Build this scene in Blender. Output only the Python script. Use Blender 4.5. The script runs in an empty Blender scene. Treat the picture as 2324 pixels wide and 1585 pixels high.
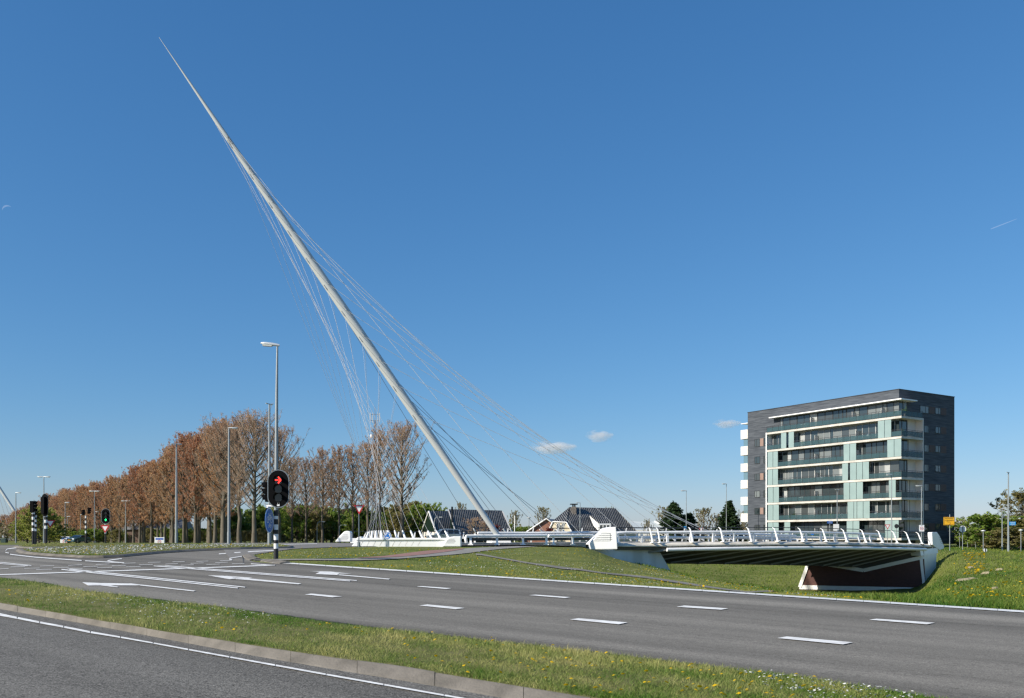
import bpy, math, random
import numpy as np
from mathutils import Vector, Matrix
random.seed(7); rng = np.random.default_rng(7)
S = bpy.context.scene
COL = S.collection
F, UC, HZ, CZ = 2050.0, 1162.0, 1220.0, 1.95      # focal length, centre column, horizon row (picture units), eye height

def W(u, v, d):                                   # picture point at distance d -> place
    return Vector(((u-UC)*d/F, d, CZ+(HZ-v)*d/F))

# ---------------------------------------------------------------- terrain
END = [(450, 1229), (800, 1225.5), (3000, 1221.3)]
P1V = lambda d: 1166+3997.5/d
COLS = {
 -300: ('P', 50, [(57,1240),(66,1236.5),(75,1234.3),(100,1233.2),(150,1232.8),(200,1232.3),(300,1231)]),
 540: ('P', 50, [(57,1240),(66,1236.5),(75,1234.3),(100,1233.2),(150,1232.8),(200,1232.3),(300,1231)]),
 660: ('P', 38, [(52,1247),(60,1241),(70,1235.6),(80,1233.4),(100,1232.8),(150,1232.5),(200,1232.2),(300,1231)]),
 800: ('P', 32.5, [(40,1269),(50,1255),(60,1246),(67,1241.5),(73,1237.5),(80,1235),(90,1233.4),(100,1233),(150,1232.6),(300,1231)]),
 930: ('P', 30.3, [(38,1277),(50,1258),(60,1247),(67,1241),(75,1238),(85,1235.5),(100,1234),(150,1232.6),(300,1231)]),
 1060: ('P', 28.5, [(38,1283),(50,1262),(60,1249),(67,1241.5),(78,1238.5),(88,1236.5),(100,1235),(150,1232.6),(300,1231)]),
 1200: ('P', 26.8, [(36,1292),(50,1268),(62,1250),(70,1242),(80,1239),(95,1236.5),(110,1235.5),(150,1233),(300,1231)]),
 1340: ('P', 25.1, [(35,1302),(50,1278),(65,1256),(75,1244),(80,1241.5),(95,1240.5),(110,1239),(150,1234),(200,1232.5),(300,1231)]),
 1380: ('P', 24.7, [(35,1307),(50,1287),(65,1271),(74,1265),(79,1264),(92,1262),(105,1257),(150,1242),(200,1236),(300,1231)]),
 1430: ('P', 24.2, [(35,1313),(50,1297),(65,1284),(74,1278),(81,1276),(92,1278),(105,1275),(150,1256),(200,1241),(300,1232)]),
 1480: ('P', 23.8, [(35,1318),(50,1304),(65,1293),(76,1288),(84,1289),(92,1296),(105,1300),(125,1290),(150,1268),(200,1248),(300,1234)]),
 1520: ('P', 23.4, [(35,1323),(50,1310),(65,1301),(76,1297),(82,1298),(90,1314),(105,1325),(125,1308),(150,1280),(200,1252),(300,1235)]),
 1700: ('P', 21.85, [(32,1341),(45,1333),(55,1331),(70,1352),(90,1354),(105,1346),(125,1320),(150,1281),(190,1254),(300,1236)]),
 1830: ('P', 20.85, [(30,1354),(42,1351),(60,1358),(80,1360),(98,1350),(112,1339),(130,1310),(150,1283),(190,1254),(300,1236)]),
 1960: ('P', 19.95, [(30,1361),(40,1357),(60,1356),(80,1355),(101,1351),(115,1328),(140,1275),(180,1250),(300,1236)]),
 2090: ('P', 19.1, [(28,1368),(40,1360),(60,1355),(80,1352),(100,1349),(105,1340),(114,1290),(122,1252),(150,1246),(200,1240),(300,1234)]),
 2150: ('P', 18.75, [(28,1372),(40,1362),(60,1345),(80,1318),(95,1290),(108,1254),(115,1247),(130,1245),(200,1238),(300,1234)]),
 2324: ('P', 17.85, [(26,1381),(40,1360),(60,1325),(80,1292),(95,1272),(105,1262),(115,1256),(150,1247),(250,1237),(300,1234)]),
 2700: ('P', 16.3, [(24,1388),(40,1356),(60,1318),(80,1288),(95,1270),(115,1256),(150,1246),(250,1237),(300,1234)]),
}
US = sorted(COLS)
PROF = []
for u in US:
    _, dp, kn = COLS[u]
    ds = [-80.0, dp]; zs = [-80*0.02634, dp*0.02634]
    for d, v in kn+END:
        ds.append(d); zs.append(CZ+(HZ-v)*d/F)
    PROF.append((np.array(ds), np.array(zs)))
USA = np.array(US, float)

def _terr(u, d):
    M = np.stack([np.interp(d, a, b) for a, b in PROF])
    uu = np.clip(u, USA[0], USA[-1]-1e-6)
    k = np.clip(np.searchsorted(USA, uu, side='right')-1, 0, len(US)-2)
    t = (uu-USA[k])/(USA[k+1]-USA[k]); t = t*t*(3-2*t)*0.5+t*0.5
    i = np.arange(len(d))
    return M[k, i]*(1-t)+M[k+1, i]*t

def terr(x, d):
    x = np.atleast_1d(np.asarray(x, float)); d = np.atleast_1d(np.asarray(d, float))
    u = UC+F*x/np.maximum(d, 3.0)
    z = 0
    for f in (0.96, 1.0, 1.04):
        for du in (-22, 0, 22):
            z = z+_terr(u+du, d*f)
    return z/9.0
def tz(x, d): return float(terr(x, d)[0])

_DS = np.geomspace(5.0, 420.0, 700)
def hit(u, v):                                   # where the ray through picture point (u, v) meets the terrain
    z = terr((u-UC)/F*_DS, _DS); vi = HZ-(z-CZ)*F/_DS
    k = int(np.argmax(vi <= v)) if (vi <= v).any() else len(_DS)-1
    if k == 0: d = 3997.5/(v-1166)
    else:
        a, b = vi[k-1], vi[k]; t = (a-v)/max(a-b, 1e-9); d = _DS[k-1]+(min(max(t, 0), 1))*(_DS[k]-_DS[k-1])
    return Vector(((u-UC)/F*d, d, CZ+(HZ-v)*d/F))
def ground(u, d):
    x = (u-UC)/F*d
    return Vector((x, d, tz(x, d)))

# ---------------------------------------------------------------- mesh building
class MB:
    def __init__(s): s.v = []; s.f = []; s.m = []; s.mi = 0; s.sm = []; s.smooth = False
    def add(s, vs, fs):
        o = len(s.v); s.v += [tuple(p) for p in vs]
        for f in fs: s.f.append([i+o for i in f]); s.m.append(s.mi); s.sm.append(s.smooth)
    def poly(s, pts): s.add(pts, [list(range(len(pts)))])
    def box(s, x0, x1, y0, y1, z0, z1):
        vs = [(x, y, z) for x in (x0, x1) for y in (y0, y1) for z in (z0, z1)]
        s.add(vs, [(0,1,3,2),(4,6,7,5),(0,4,5,1),(2,3,7,6),(0,2,6,4),(1,5,7,3)])
    def obox(s, c, ax, ay, az):                 # centre and three half-vectors
        c = Vector(c); ax = Vector(ax); ay = Vector(ay); az = Vector(az)
        vs = [c+ax*i+ay*j+az*k for i in (-1,1) for j in (-1,1) for k in (-1,1)]
        s.add(vs, [(0,1,3,2),(4,6,7,5),(0,4,5,1),(2,3,7,6),(0,2,6,4),(1,5,7,3)])
    def prism(s, pts, off):
        n = len(pts); off = Vector(off); a = [Vector(p) for p in pts]; b = [p+off for p in a]
        s.add(a+b, [list(range(n-1, -1, -1)), list(range(n, 2*n))]+[(i, (i+1) % n, n+(i+1) % n, n+i) for i in range(n)])
    def tube(s, path, r, n=8, cap=True):
        P = [Vector(p) for p in path]; R = r if isinstance(r, (list, tuple)) else [r]*len(P)
        o = []; up = None
        for i, p in enumerate(P):
            t = (P[min(i+1, len(P)-1)]-P[max(i-1, 0)]).normalized()
            if up is None:
                up = Vector((0,0,1)) if abs(t.z) < .9 else Vector((1,0,0))
            a = t.cross(up).normalized(); b = t.cross(a).normalized(); up = -b if False else up
            for k in range(n):
                w = 2*math.pi*k/n
                o.append(p+(a*math.cos(w)+b*math.sin(w))*R[i])
        fs = []
        for i in range(len(P)-1):
            for k in range(n):
                fs.append((i*n+k, i*n+(k+1) % n, (i+1)*n+(k+1) % n, (i+1)*n+k))
        sm = s.smooth; s.smooth = True; s.add(o, fs); s.smooth = sm
        if cap: s.add(o[:n], [list(range(n-1, -1, -1))]); s.add(o[-n:], [list(range(n))])
    def strip(s, A, B, m=1):
        n = len(A); vs = []
        for i in range(n):
            for j in range(m+1): vs.append(Vector(A[i]).lerp(Vector(B[i]), j/m))
        s.add(vs, [(i*(m+1)+j, (i+1)*(m+1)+j, (i+1)*(m+1)+j+1, i*(m+1)+j+1) for i in range(n-1) for j in range(m)])
    def disc(s, c, r, nrm, n=16, th=0.0):
        c = Vector(c); nrm = Vector(nrm).normalized()
        up = Vector((0,0,1)) if abs(nrm.z) < .9 else Vector((1,0,0))
        a = up.cross(nrm).normalized(); b = nrm.cross(a)
        pts = [c+(a*math.cos(2*math.pi*k/n)+b*math.sin(2*math.pi*k/n))*r for k in range(n)]
        if th: s.prism([p-nrm*th for p in pts], nrm*th)
        else: s.poly(pts)
    def ball(s, c, r, n=8, m=6):
        c = Vector(c); R = r if isinstance(r, (tuple, list)) else (r, r, r); vs = []
        for i in range(m+1):
            th = math.pi*i/m
            for k in range(n):
                ph = 2*math.pi*k/n
                vs.append(c+Vector((R[0]*math.sin(th)*math.cos(ph), R[1]*math.sin(th)*math.sin(ph), R[2]*math.cos(th))))
        sm = s.smooth; s.smooth = True
        s.add(vs, [(i*n+k, (i+1)*n+k, (i+1)*n+(k+1) % n, i*n+(k+1) % n) for i in range(m) for k in range(n)]); s.smooth = sm

def link(o, parent=None):
    COL.objects.link(o)
    if parent is not None: o.parent = parent
    return o
def build(name, mb, mats, parent=None, origin=None, label=None, bevel=0):
    me = bpy.data.meshes.new(name)
    o3 = Vector(origin) if origin is not None else (Vector(parent['org']) if parent is not None and 'org' in parent else Vector((0,0,0)))
    me.from_pydata([tuple(Vector(p)-o3) for p in mb.v], [], mb.f)
    for m in (mats if isinstance(mats, (list, tuple)) else [mats]): me.materials.append(m)
    me.polygons.foreach_set('material_index', mb.m); me.polygons.foreach_set('use_smooth', mb.sm)
    me.update()
    o = bpy.data.objects.new(name, me); link(o, parent)
    if parent is None and origin is not None: o.location = o3
    if label: o['label'] = label
    if bevel:
        b = o.modifiers.new('bevel', 'BEVEL'); b.width = bevel; b.segments = 2; b.limit_method = 'ANGLE'
    return o
def fast_mesh(name, verts, faces, mats, parent=None, mi=None, tint=None, tname='tint'):
    me = bpy.data.meshes.new(name); verts = np.asarray(verts, np.float32); faces = np.asarray(faces, np.int32)
    k = faces.shape[1]; n = len(faces)
    me.vertices.add(len(verts)); me.vertices.foreach_set('co', verts.ravel())
    me.loops.add(n*k); me.loops.foreach_set('vertex_index', faces.ravel())
    me.polygons.add(n); me.polygons.foreach_set('loop_start', np.arange(n, dtype=np.int32)*k)
    try: me.polygons.foreach_set('loop_total', np.full(n, k, np.int32))
    except Exception: pass
    for m in (mats if isinstance(mats, (list, tuple)) else [mats]): me.materials.append(m)
    if mi is not None: me.polygons.foreach_set('material_index', np.asarray(mi, np.int32))
    if tint is not None:
        a = me.attributes.new(tname, 'FLOAT', 'POINT'); a.data.foreach_set('value', np.asarray(tint, np.float32))
    me.update(calc_edges=True); me.validate()
    o = bpy.data.objects.new(name, me); return link(o, parent)
def thing(name, label, cat, loc=(0,0,0), rotz=0.0, group=None, world=False):
    o = bpy.data.objects.new(name, None); link(o); o.location = loc; o.rotation_euler = (0,0,rotz)
    o.empty_display_size = .2; o['label'] = label; o['category'] = cat
    if group: o['group'] = group
    if world: o['org'] = tuple(loc)              # parts are written in place, measured from here
    return o
def tag(o, label=None, cat=None, group=None, kind=None):
    for k, v in (('label', label), ('category', cat), ('group', group), ('kind', kind)):
        if v: o[k] = v
    return o
def dup(root, loc=None, rotz=None, scale=None, label=None, group=None):
    r = root.copy(); COL.objects.link(r)
    if loc is not None: r.location = loc
    if rotz is not None: r.rotation_euler = (0,0,rotz)
    if scale is not None: r.scale = scale
    if label: r['label'] = label
    if group: r['group'] = group
    for ch in list(root.children):
        c = ch.copy(); COL.objects.link(c); c.parent = r
        for g in list(ch.children):
            e = g.copy(); COL.objects.link(e); e.parent = c
    return r

# ---------------------------------------------------------------- materials
def mat(name, col, rough=.6, metal=0.0, var=0.0, scale=4.0, stretch=(1,1,1), bump=0.0, bscale=None, col2=None, spec=.5, detail=4, obj=False, rot=0.0):
    m = bpy.data.materials.new(name); m.use_nodes = True; nt = m.node_tree; N = nt.nodes; L = nt.links
    b = N['Principled BSDF']; b.inputs['Roughness'].default_value = rough; b.inputs['Metallic'].default_value = metal
    b.inputs['Specular IOR Level'].default_value = spec
    c = (*col, 1); b.inputs['Base Color'].default_value = c
    if var or col2 or bump:
        tc = N.new('ShaderNodeTexCoord'); geo = N.new('ShaderNodeNewGeometry'); mp = N.new('ShaderNodeMapping')
        L.new(tc.outputs['Object'] if obj else geo.outputs['Position'], mp.inputs['Vector']); mp.inputs['Scale'].default_value = stretch
        mp.inputs['Rotation'].default_value = (0,0,rot)
        nz = N.new('ShaderNodeTexNoise'); nz.inputs['Scale'].default_value = scale; nz.inputs['Detail'].default_value = detail
        L.new(mp.outputs[0], nz.inputs['Vector'])
        if var or col2:
            r = N.new('ShaderNodeValToRGB'); r.color_ramp.elements[0].position = .32; r.color_ramp.elements[1].position = .68
            d2 = col2 if col2 else tuple(min(1, x*(1+var)) for x in col)
            r.color_ramp.elements[0].color = (*(col if col2 else tuple(x*(1-var) for x in col)), 1); r.color_ramp.elements[1].color = (*d2, 1)
            L.new(nz.outputs['Fac'], r.inputs[0]); L.new(r.outputs[0], b.inputs['Base Color'])
        if bump:
            nb = nz
            if bscale:
                nb = N.new('ShaderNodeTexNoise'); nb.inputs['Scale'].default_value = bscale; nb.inputs['Detail'].default_value = 6; L.new(mp.outputs[0], nb.inputs['Vector'])
            bp = N.new('ShaderNodeBump'); bp.inputs['Strength'].default_value = bump; bp.inputs['Distance'].default_value = .02
            L.new(nb.outputs['Fac'], bp.inputs['Height']); L.new(bp.outputs[0], b.inputs['Normal'])
    return m
def emis(name, col, s):
    m = mat(name, col); b = m.node_tree.nodes['Principled BSDF']
    b.inputs['Emission Color'].default_value = (*col, 1); b.inputs['Emission Strength'].default_value = s; return m
def leafmat(name, ca, cb, trans=.25):                # leaves: colour runs between two greens/browns by the 'tint' of each leaf
    m = bpy.data.materials.new(name); m.use_nodes = True; nt = m.node_tree; N = nt.nodes; L = nt.links
    b = N['Principled BSDF']; b.inputs['Roughness'].default_value = .6; b.inputs['Specular IOR Level'].default_value = .25
    at = N.new('ShaderNodeAttribute'); at.attribute_name = 'tint'
    mx = N.new('ShaderNodeMix'); mx.data_type = 'RGBA'
    mx.inputs[6].default_value = (*ca, 1); mx.inputs[7].default_value = (*cb, 1)
    L.new(at.outputs['Fac'], mx.inputs[0]); L.new(mx.outputs[2], b.inputs['Base Color'])
    tr = N.new('ShaderNodeBsdfTranslucent'); L.new(mx.outputs[2], tr.inputs['Color'])
    ms = N.new('ShaderNodeMixShader'); ms.inputs[0].default_value = trans
    L.new(b.outputs[0], ms.inputs[1]); L.new(tr.outputs[0], ms.inputs[2]); L.new(ms.outputs[0], N['Material Output'].inputs['Surface'])
    return m
ROADROT = math.atan2(.646, .763)
def asphalt(name, col, speck=.5, streak=.10):
    m = mat(name, col, .9, spec=.15); nt = m.node_tree; N = nt.nodes; L = nt.links; b = N['Principled BSDF']
    geo = N.new('ShaderNodeNewGeometry')
    fine = N.new('ShaderNodeTexNoise'); fine.inputs['Scale'].default_value = 55; fine.inputs['Detail'].default_value = 3; L.new(geo.outputs['Position'], fine.inputs['Vector'])
    mid = N.new('ShaderNodeTexNoise'); mid.inputs['Scale'].default_value = 18; mid.inputs['Detail'].default_value = 5; mid.inputs['Roughness'].default_value = .75; L.new(geo.outputs['Position'], mid.inputs['Vector'])
    rt = N.new('ShaderNodeMapping'); rt.inputs['Rotation'].default_value = (0,0,ROADROT); L.new(geo.outputs['Position'], rt.inputs['Vector'])
    mp = N.new('ShaderNodeMapping'); mp.inputs['Scale'].default_value = (.035,.85,.3); L.new(rt.outputs[0], mp.inputs['Vector'])
    st = N.new('ShaderNodeTexNoise'); st.inputs['Scale'].default_value = 1.0; st.inputs['Detail'].default_value = 4; L.new(mp.outputs[0], st.inputs['Vector'])
    def mr(src, lo, hi, a, c):
        x = N.new('ShaderNodeMapRange'); x.inputs[1].default_value = lo; x.inputs[2].default_value = hi; x.inputs[3].default_value = a; x.inputs[4].default_value = c
        L.new(src.outputs['Fac'], x.inputs[0]); return x
    a1 = mr(fine, .3, .7, 1-speck, 1+speck); a2 = mr(mid, .3, .7, 1-speck*.5, 1+speck*.5); a3 = mr(st, .3, .7, 1-streak, 1+streak)
    m1 = N.new('ShaderNodeMath'); m1.operation = 'MULTIPLY'; L.new(a1.outputs[0], m1.inputs[0]); L.new(a2.outputs[0], m1.inputs[1])
    m2 = N.new('ShaderNodeMath'); m2.operation = 'MULTIPLY'; L.new(m1.outputs[0], m2.inputs[0]); L.new(a3.outputs[0], m2.inputs[1])
    # thin tar-filled cracks running along the road
    mp2 = N.new('ShaderNodeMapping'); mp2.inputs['Scale'].default_value = (.05,.30,.3); L.new(rt.outputs[0], mp2.inputs['Vector'])
    ck = N.new('ShaderNodeTexNoise'); ck.inputs['Scale'].default_value = 1.0; ck.inputs['Detail'].default_value = 8; ck.inputs['Roughness'].default_value = .7; L.new(mp2.outputs[0], ck.inputs['Vector'])
    sb = N.new('ShaderNodeMath'); sb.operation = 'SUBTRACT'; sb.inputs[1].default_value = .5; L.new(ck.outputs['Fac'], sb.inputs[0])
    ab = N.new('ShaderNodeMath'); ab.operation = 'ABSOLUTE'; L.new(sb.outputs[0], ab.inputs[0])
    ln = N.new('ShaderNodeMapRange'); ln.inputs[1].default_value = .0; ln.inputs[2].default_value = .006; ln.inputs[3].default_value = .72; ln.inputs[4].default_value = 1; L.new(ab.outputs[0], ln.inputs[0])
    m3 = N.new('ShaderNodeMath'); m3.operation = 'MULTIPLY'; L.new(m2.outputs[0], m3.inputs[0]); L.new(ln.outputs[0], m3.inputs[1])
    vm = N.new('ShaderNodeVectorMath'); vm.operation = 'SCALE'; vm.inputs[0].default_value = col; L.new(m3.outputs[0], vm.inputs['Scale']); L.new(vm.outputs[0], b.inputs['Base Color'])
    bp = N.new('ShaderNodeBump'); bp.inputs['Strength'].default_value = .5; bp.inputs['Distance'].default_value = .01; L.new(fine.outputs['Fac'], bp.inputs['Height']); L.new(bp.outputs[0], b.inputs['Normal'])
    return m
def glassmat(name, col, alpha, rough=.05):
    m = mat(name, col, rough, spec=.5); nt = m.node_tree; N = nt.nodes; L = nt.links
    t = N.new('ShaderNodeBsdfTransparent'); t.inputs[0].default_value = (*[.55+.45*c for c in col], 1)
    ms = N.new('ShaderNodeMixShader'); ms.inputs[0].default_value = alpha
    L.new(t.outputs[0], ms.inputs[1]); L.new(N['Principled BSDF'].outputs[0], ms.inputs[2]); L.new(ms.outputs[0], N['Material Output'].inputs['Surface'])
    return m
M = dict(
 white=mat('white_paint', (.87,.87,.85), .35, var=.04, scale=1.5),
 marking=mat('road_paint', (.62,.61,.58), .7, col2=(.88,.88,.85), scale=5, bump=.1, detail=10),
 concrete=mat('coping_concrete', (.42,.39,.32), .9, col2=(.74,.69,.59), scale=.9, stretch=(1,1,2.2), detail=8, bump=.3, bscale=20),
 kerb=mat('kerb_concrete', (.115,.104,.085), .9, col2=(.20,.18,.15), detail=10, scale=2.5, bump=.5, bscale=30),
 steel=mat('galvanised_steel', (.27,.30,.31), .5, .3, var=.06, scale=3),
 darksteel=mat('dark_steel', (.05,.052,.055), .4, .5),
 black=mat('black_plastic', (.0035,.0038,.0045), .65, spec=.06),
 band_white=mat('white_band', (.78,.78,.76), .5), band_black=mat('black_band', (.012,.012,.013), .5),
 rim=mat('grey_rim', (.15,.18,.20), .5), lens=mat('dark_lens', (.03,.032,.03), .12),
 red_on=emis('red_lamp', (1,.03,.02), 3.0), green_on=emis('green_lamp', (.02,1,.30), 2.0),
 blue=mat('sign_blue', (.02,.16,.55), .4), red=mat('sign_red', (.50,.018,.03), .4), yellow=mat('sign_yellow', (.80,.42,.02), .4),
 signwhite=mat('sign_white', (.76,.77,.77), .4), ink=mat('sign_ink', (.02,.02,.02), .5), signback=mat('sign_back', (.55,.58,.60), .4, .3),
 pylon=mat('pylon_paint', (.53,.555,.54), .42, var=.02, scale=.3), cable=mat('stay_cable', (.40,.41,.42), .5), cable_lit=mat('stay_cable_lit', (.72,.72,.70), .5), cable_shaded=mat('stay_cable_shaded', (.16,.17,.19), .5),  # tones of one white cable: light and shade put into the colour
 dark=mat('soffit_shade', (.085,.082,.072), .8, var=.2, scale=.6), ribm=mat('rib_paint', (.26,.26,.235), .7, var=.08, scale=1), socket=mat('socket_steel', (.55,.56,.55), .25, .7),  # soffit colour carries the shade under the deck
 hole=mat('port_shade', (.24,.23,.20), .8),
)
# ---------------------------------------------------------------- ground sheet
def zc(ox, oy, s):                                  # a crop of the photograph (origin, magnification) -> picture units
    return lambda x, y: ((ox+x/s)/1.7625, (oy+y/s)/1.7625)
gm = mat('meadow', (.11,.135,.028), .95, col2=(.18,.19,.06), scale=.35, bump=.6, bscale=25, detail=8, spec=.1)
ws = np.concatenate([np.linspace(-2.6,-1.3,14)[:-1], np.linspace(-1.3,1.3,230), np.linspace(1.3,2.6,14)[1:]])
dsg = np.concatenate([np.array([-60,-30,-15,-5,0,3]), np.geomspace(5,140,190), np.geomspace(143,420,46), np.array([470,540,640,800,1100,1600,2400,4000,8000])])
Wg, Dg = np.meshgrid(ws*.8, dsg); Xg = Wg*np.maximum(Dg, 22)
Zg = terr(Xg.ravel(), Dg.ravel())
nx = len(ws); ny = len(dsg)
ii, jj = np.meshgrid(np.arange(ny-1), np.arange(nx-1), indexing='ij'); q = (ii*nx+jj).ravel()
gr = fast_mesh('ground', np.stack([Xg.ravel(), Dg.ravel(), Zg], 1), np.stack([q, q+1, q+nx+1, q+nx], 1), gm)
gr.data.polygons.foreach_set('use_smooth', np.ones(len(gr.data.polygons), bool)); tag(gr, kind='structure')

def pl(pts):                                        # picture polyline -> function v(u)
    a = np.array(sorted(pts), float); return lambda u: np.interp(u, a[:, 0], a[:, 1])
def cont(pts, lo=None, hi=None):                    # polyline with straight continuation at its ends
    a = sorted(pts); 
    if lo is not None:
        (x0, y0), (x1, y1) = a[0], a[1]; a = [(lo, y0+(y1-y0)/(x1-x0)*(lo-x0))]+a
    if hi is not None:
        (x0, y0), (x1, y1) = a[-2], a[-1]; a = a+[(hi, y1+(y1-y0)/(x1-x0)*(hi-x1))]
    return a
MED_ROAD = cont([(0,1312.5),(107,1327),(188,1343.5),(268,1352),(376,1366),(511,1381.6),(681,1405.5),(852,1429),(1023,1448),(1212,1469.5),(1517,1506),(1822,1543),(2066,1582)], -560, 5400)
KERB_UP = cont([(0,1368.6),(195,1402.6),(390,1436),(586,1467),(781,1496),(908,1512),(1030,1533),(1334,1582)], -900, 3400)
KERB_LO = cont([(0,1384),(195,1418),(390,1455),(586,1492.5),(781,1526),(908,1546),(1060,1573)], -900, 3400)
FAR_LINE = lambda u: 1278+.0661*(u-630)
vmr, vku, vkl = pl(MED_ROAD), pl(KERB_UP), pl(KERB_LO)

# the main carriageway with the junction, laid on the terrain
road_m = asphalt('asphalt_road', (.182,.171,.148), .42, .36)
near_m = asphalt('asphalt_near', (.148,.142,.127), .8, .24)
def ray(u, v): return hit(u, v)
NOSE = [(540,1237.4),(548,1240),(552,1266),(560,1271.5),(578,1276),(605,1279),(630,1280)]
def far_edge(u):
    if u <= 540: return 1237.4
    if u <= 630: return float(np.interp(u, [a for a, _ in NOSE], [b for _, b in NOSE]))
    return FAR_LINE(u)-1.3
A, B = [], []
for u in np.unique(np.concatenate([np.arange(-560, 540, 20), np.arange(540, 640, 4), np.arange(640, 5200, 30)])):
    vn = float(vmr(u))+3; vf = far_edge(u)
    if vn < vf+1: vn = vf+1
    a, b = hit(u, vn), hit(u, vf); A.append(a); B.append(b)
def drape(A, B, m, off, name, mt, parent=None, kind='structure'):
    mb = MB(); mb.smooth = True; n = len(A); P = np.array([[tuple(A[i].lerp(B[i], j/m)) for j in range(m+1)] for i in range(n)]).reshape(-1, 3)
    P[:, 2] = terr(P[:, 0], P[:, 1])+off
    mb.add(P, [(i*(m+1)+j, (i+1)*(m+1)+j, (i+1)*(m+1)+j+1, i*(m+1)+j+1) for i in range(n-1) for j in range(m)])
    o = build(name, mb, mt, parent)
    if kind and parent is None: o['kind'] = kind
    return o
main_road = drape(A, B, 24, .012, 'main_road', road_m)
# road that leaves the junction towards the bridge
lo = [(520,1268),(560,1262),(600,1256.5),(640,1250.5),(666,1247),(700,1245.5),(750,1243.3),(800,1241.8),(850,1241),(960,1240.6),(1060,1240.6)]
up = [(480,1233.4),(540,1233.2),(600,1233),(640,1232.9),(680,1232.9),(700,1232.9),(750,1233),(800,1233.2),(850,1234),(960,1235),(1060,1236)]
side_road = drape([hit(*p) for p in lo], [hit(*p) for p in up], 12, .03, 'side_road', asphalt('asphalt_side', (.215,.205,.187), .3, .06))
# near carriageway on which the camera side lies
A, B = [], []
for u in np.arange(-900, 3200, 40):
    a = W(u, float(vkl(u)), 3997.5/(float(vkl(u))-1166)); A.append(a); B.append(Vector((a.x-4.2, a.y-8.5, 0)))
near_road = drape(A, B, 4, .012, 'near_road', near_m)

# median: kerb stones and soil bank
mb = MB(); mb.smooth = True; L1, L2 = [], []
us = np.arange(-900, 3200, 12)
lo3 = [hit(u, float(vkl(u))) for u in us]; up3 = []
for u in us:
    v = float(vku(u)); d = (1.95-.11)*F/(v-HZ+.02634*F); up3.append(W(u, v, d))
L = [0]
for i in range(1, len(lo3)): L.append(L[-1]+(lo3[i]-lo3[i-1]).length)
def at(P, s):
    i = min(max(int(np.searchsorted(L, s))-1, 0), len(P)-2); t = (s-L[i])/max(L[i+1]-L[i], 1e-6); return P[i].lerp(P[i+1], t)
s = 0.0; kb = MB()
while s < L[-1]-1.3:
    e = s+1.30; r = [random.uniform(-.006,.006) for _ in range(2)]
    for k in range(3):
        s0, s1 = s+.0035+k*(e-s-.007)/3, s+.0035+(k+1)*(e-s-.007)/3
        a0, a1, b0, b1 = at(lo3, s0), at(lo3, s1), at(up3, s0), at(up3, s1)
        dn = Vector((0,0,-.1)); z1 = Vector((0,0,.012+r[0])); z2 = Vector((0,0,.014+r[0])); zt = Vector((0,0,r[1]))
        m0, m1 = a0.lerp(b0, .12)+z2, a1.lerp(b1, .12)+z2; c0, c1 = a0.lerp(b0, .9)+z2*.4, a1.lerp(b1, .9)+z2*.4
        q = [a0+dn, a0+z1, m0, c0+zt, b0+zt, b0+dn]; w = [a1+dn, a1+z1, m1, c1+zt, b1+zt, b1+dn]
        kb.add(q+w, [(i, i+1, 6+i+1, 6+i) for i in range(5)]+([(5,4,3,2,1,0)] if k == 0 else [])+([(6,7,8,9,10,11)] if k == 2 else []))
    s = e
kerb = build('kerb', kb, M['kerb']); kerb['kind'] = 'structure'
mg = mat('verge_soil', (.10,.115,.03), .95, col2=(.19,.175,.08), scale=2.2, bump=.8, bscale=40, detail=8, spec=.1)
med = MB(); med.smooth = True
A = [p+Vector((0,0,-.012)) for p in up3]; B = []
for i, u in enumerate(us):
    v = float(vmr(u)); B.append(hit(u, v)+Vector((0,0,.035)))
n = 10; vs = []
for i in range(len(us)):
    for j in range(n+1):
        t = j/n; p = A[i].lerp(B[i], t); p.z += .05*math.sin(math.pi*t)+random.uniform(-.008,.008); vs.append(p)
    vs.append(B[i]+Vector((.02,.06,-.09)))
k = n+2
med.add(vs, [(i*k+j, (i+1)*k+j, (i+1)*k+j+1, i*k+j+1) for i in range(len(us)-1) for j in range(k-1)])
median = build('grass_median', med, mg); median['kind'] = 'structure'
def med_z(x, d):
    return terr(x, d)+.10

# grass islands with kerbs at the junction
def island(pts, h, kw, name):
    P = [hit(u, v) for u, v in pts]; c = sum(P, Vector())/len(P); mb = MB(); kbm = MB(); n = len(P)
    # resample outline
    R = []
    for i in range(n):
        a, b = P[i], P[(i+1) % n]; m = max(1, int((b-a).length/2.5))
        for j in range(m): R.append(a.lerp(b, j/m))
    n = len(R); out = []; area = sum(R[i].x*R[(i+1) % n].y-R[(i+1) % n].x*R[i].y for i in range(n)); sg = 1 if area > 0 else -1
    for i in range(n):
        t = (R[(i+1) % n]-R[i-1]); t.z = 0; nr = Vector((t.y, -t.x, 0))*sg
        out.append(R[i]+nr.normalized()*kw)
    top = []
    for p in R: top.append(Vector((p.x, p.y, tz(p.x, p.y)+h)))
    zi = tz(c.x, c.y)+h+.05
    inner = [Vector((p.x*.6+c.x*.4, p.y*.6+c.y*.4, tz(p.x*.6+c.x*.4, p.y*.6+c.y*.4)+h+.05)) for p in R]
    mb.smooth = True; mb.strip(top+[top[0]], inner+[inner[0]]); mb.poly(inner)
    o = build(name, mb, mg); o['kind'] = 'structure'
    lo_ = [Vector((p.x, p.y, tz(p.x, p.y)+.03)) for p in out]; mid = [top[i].lerp(Vector((out[i].x, out[i].y, top[i].z)), .55) for i in range(n)]
    kbm.strip(top+[top[0]], mid+[mid[0]]); kbm.strip(mid+[mid[0]], lo_+[lo_[0]])
    k = build('kerb', kbm, M['kerb']); k['kind'] = 'structure'
    return R
Z4 = zc(0, 2150, 2.113)
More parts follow.
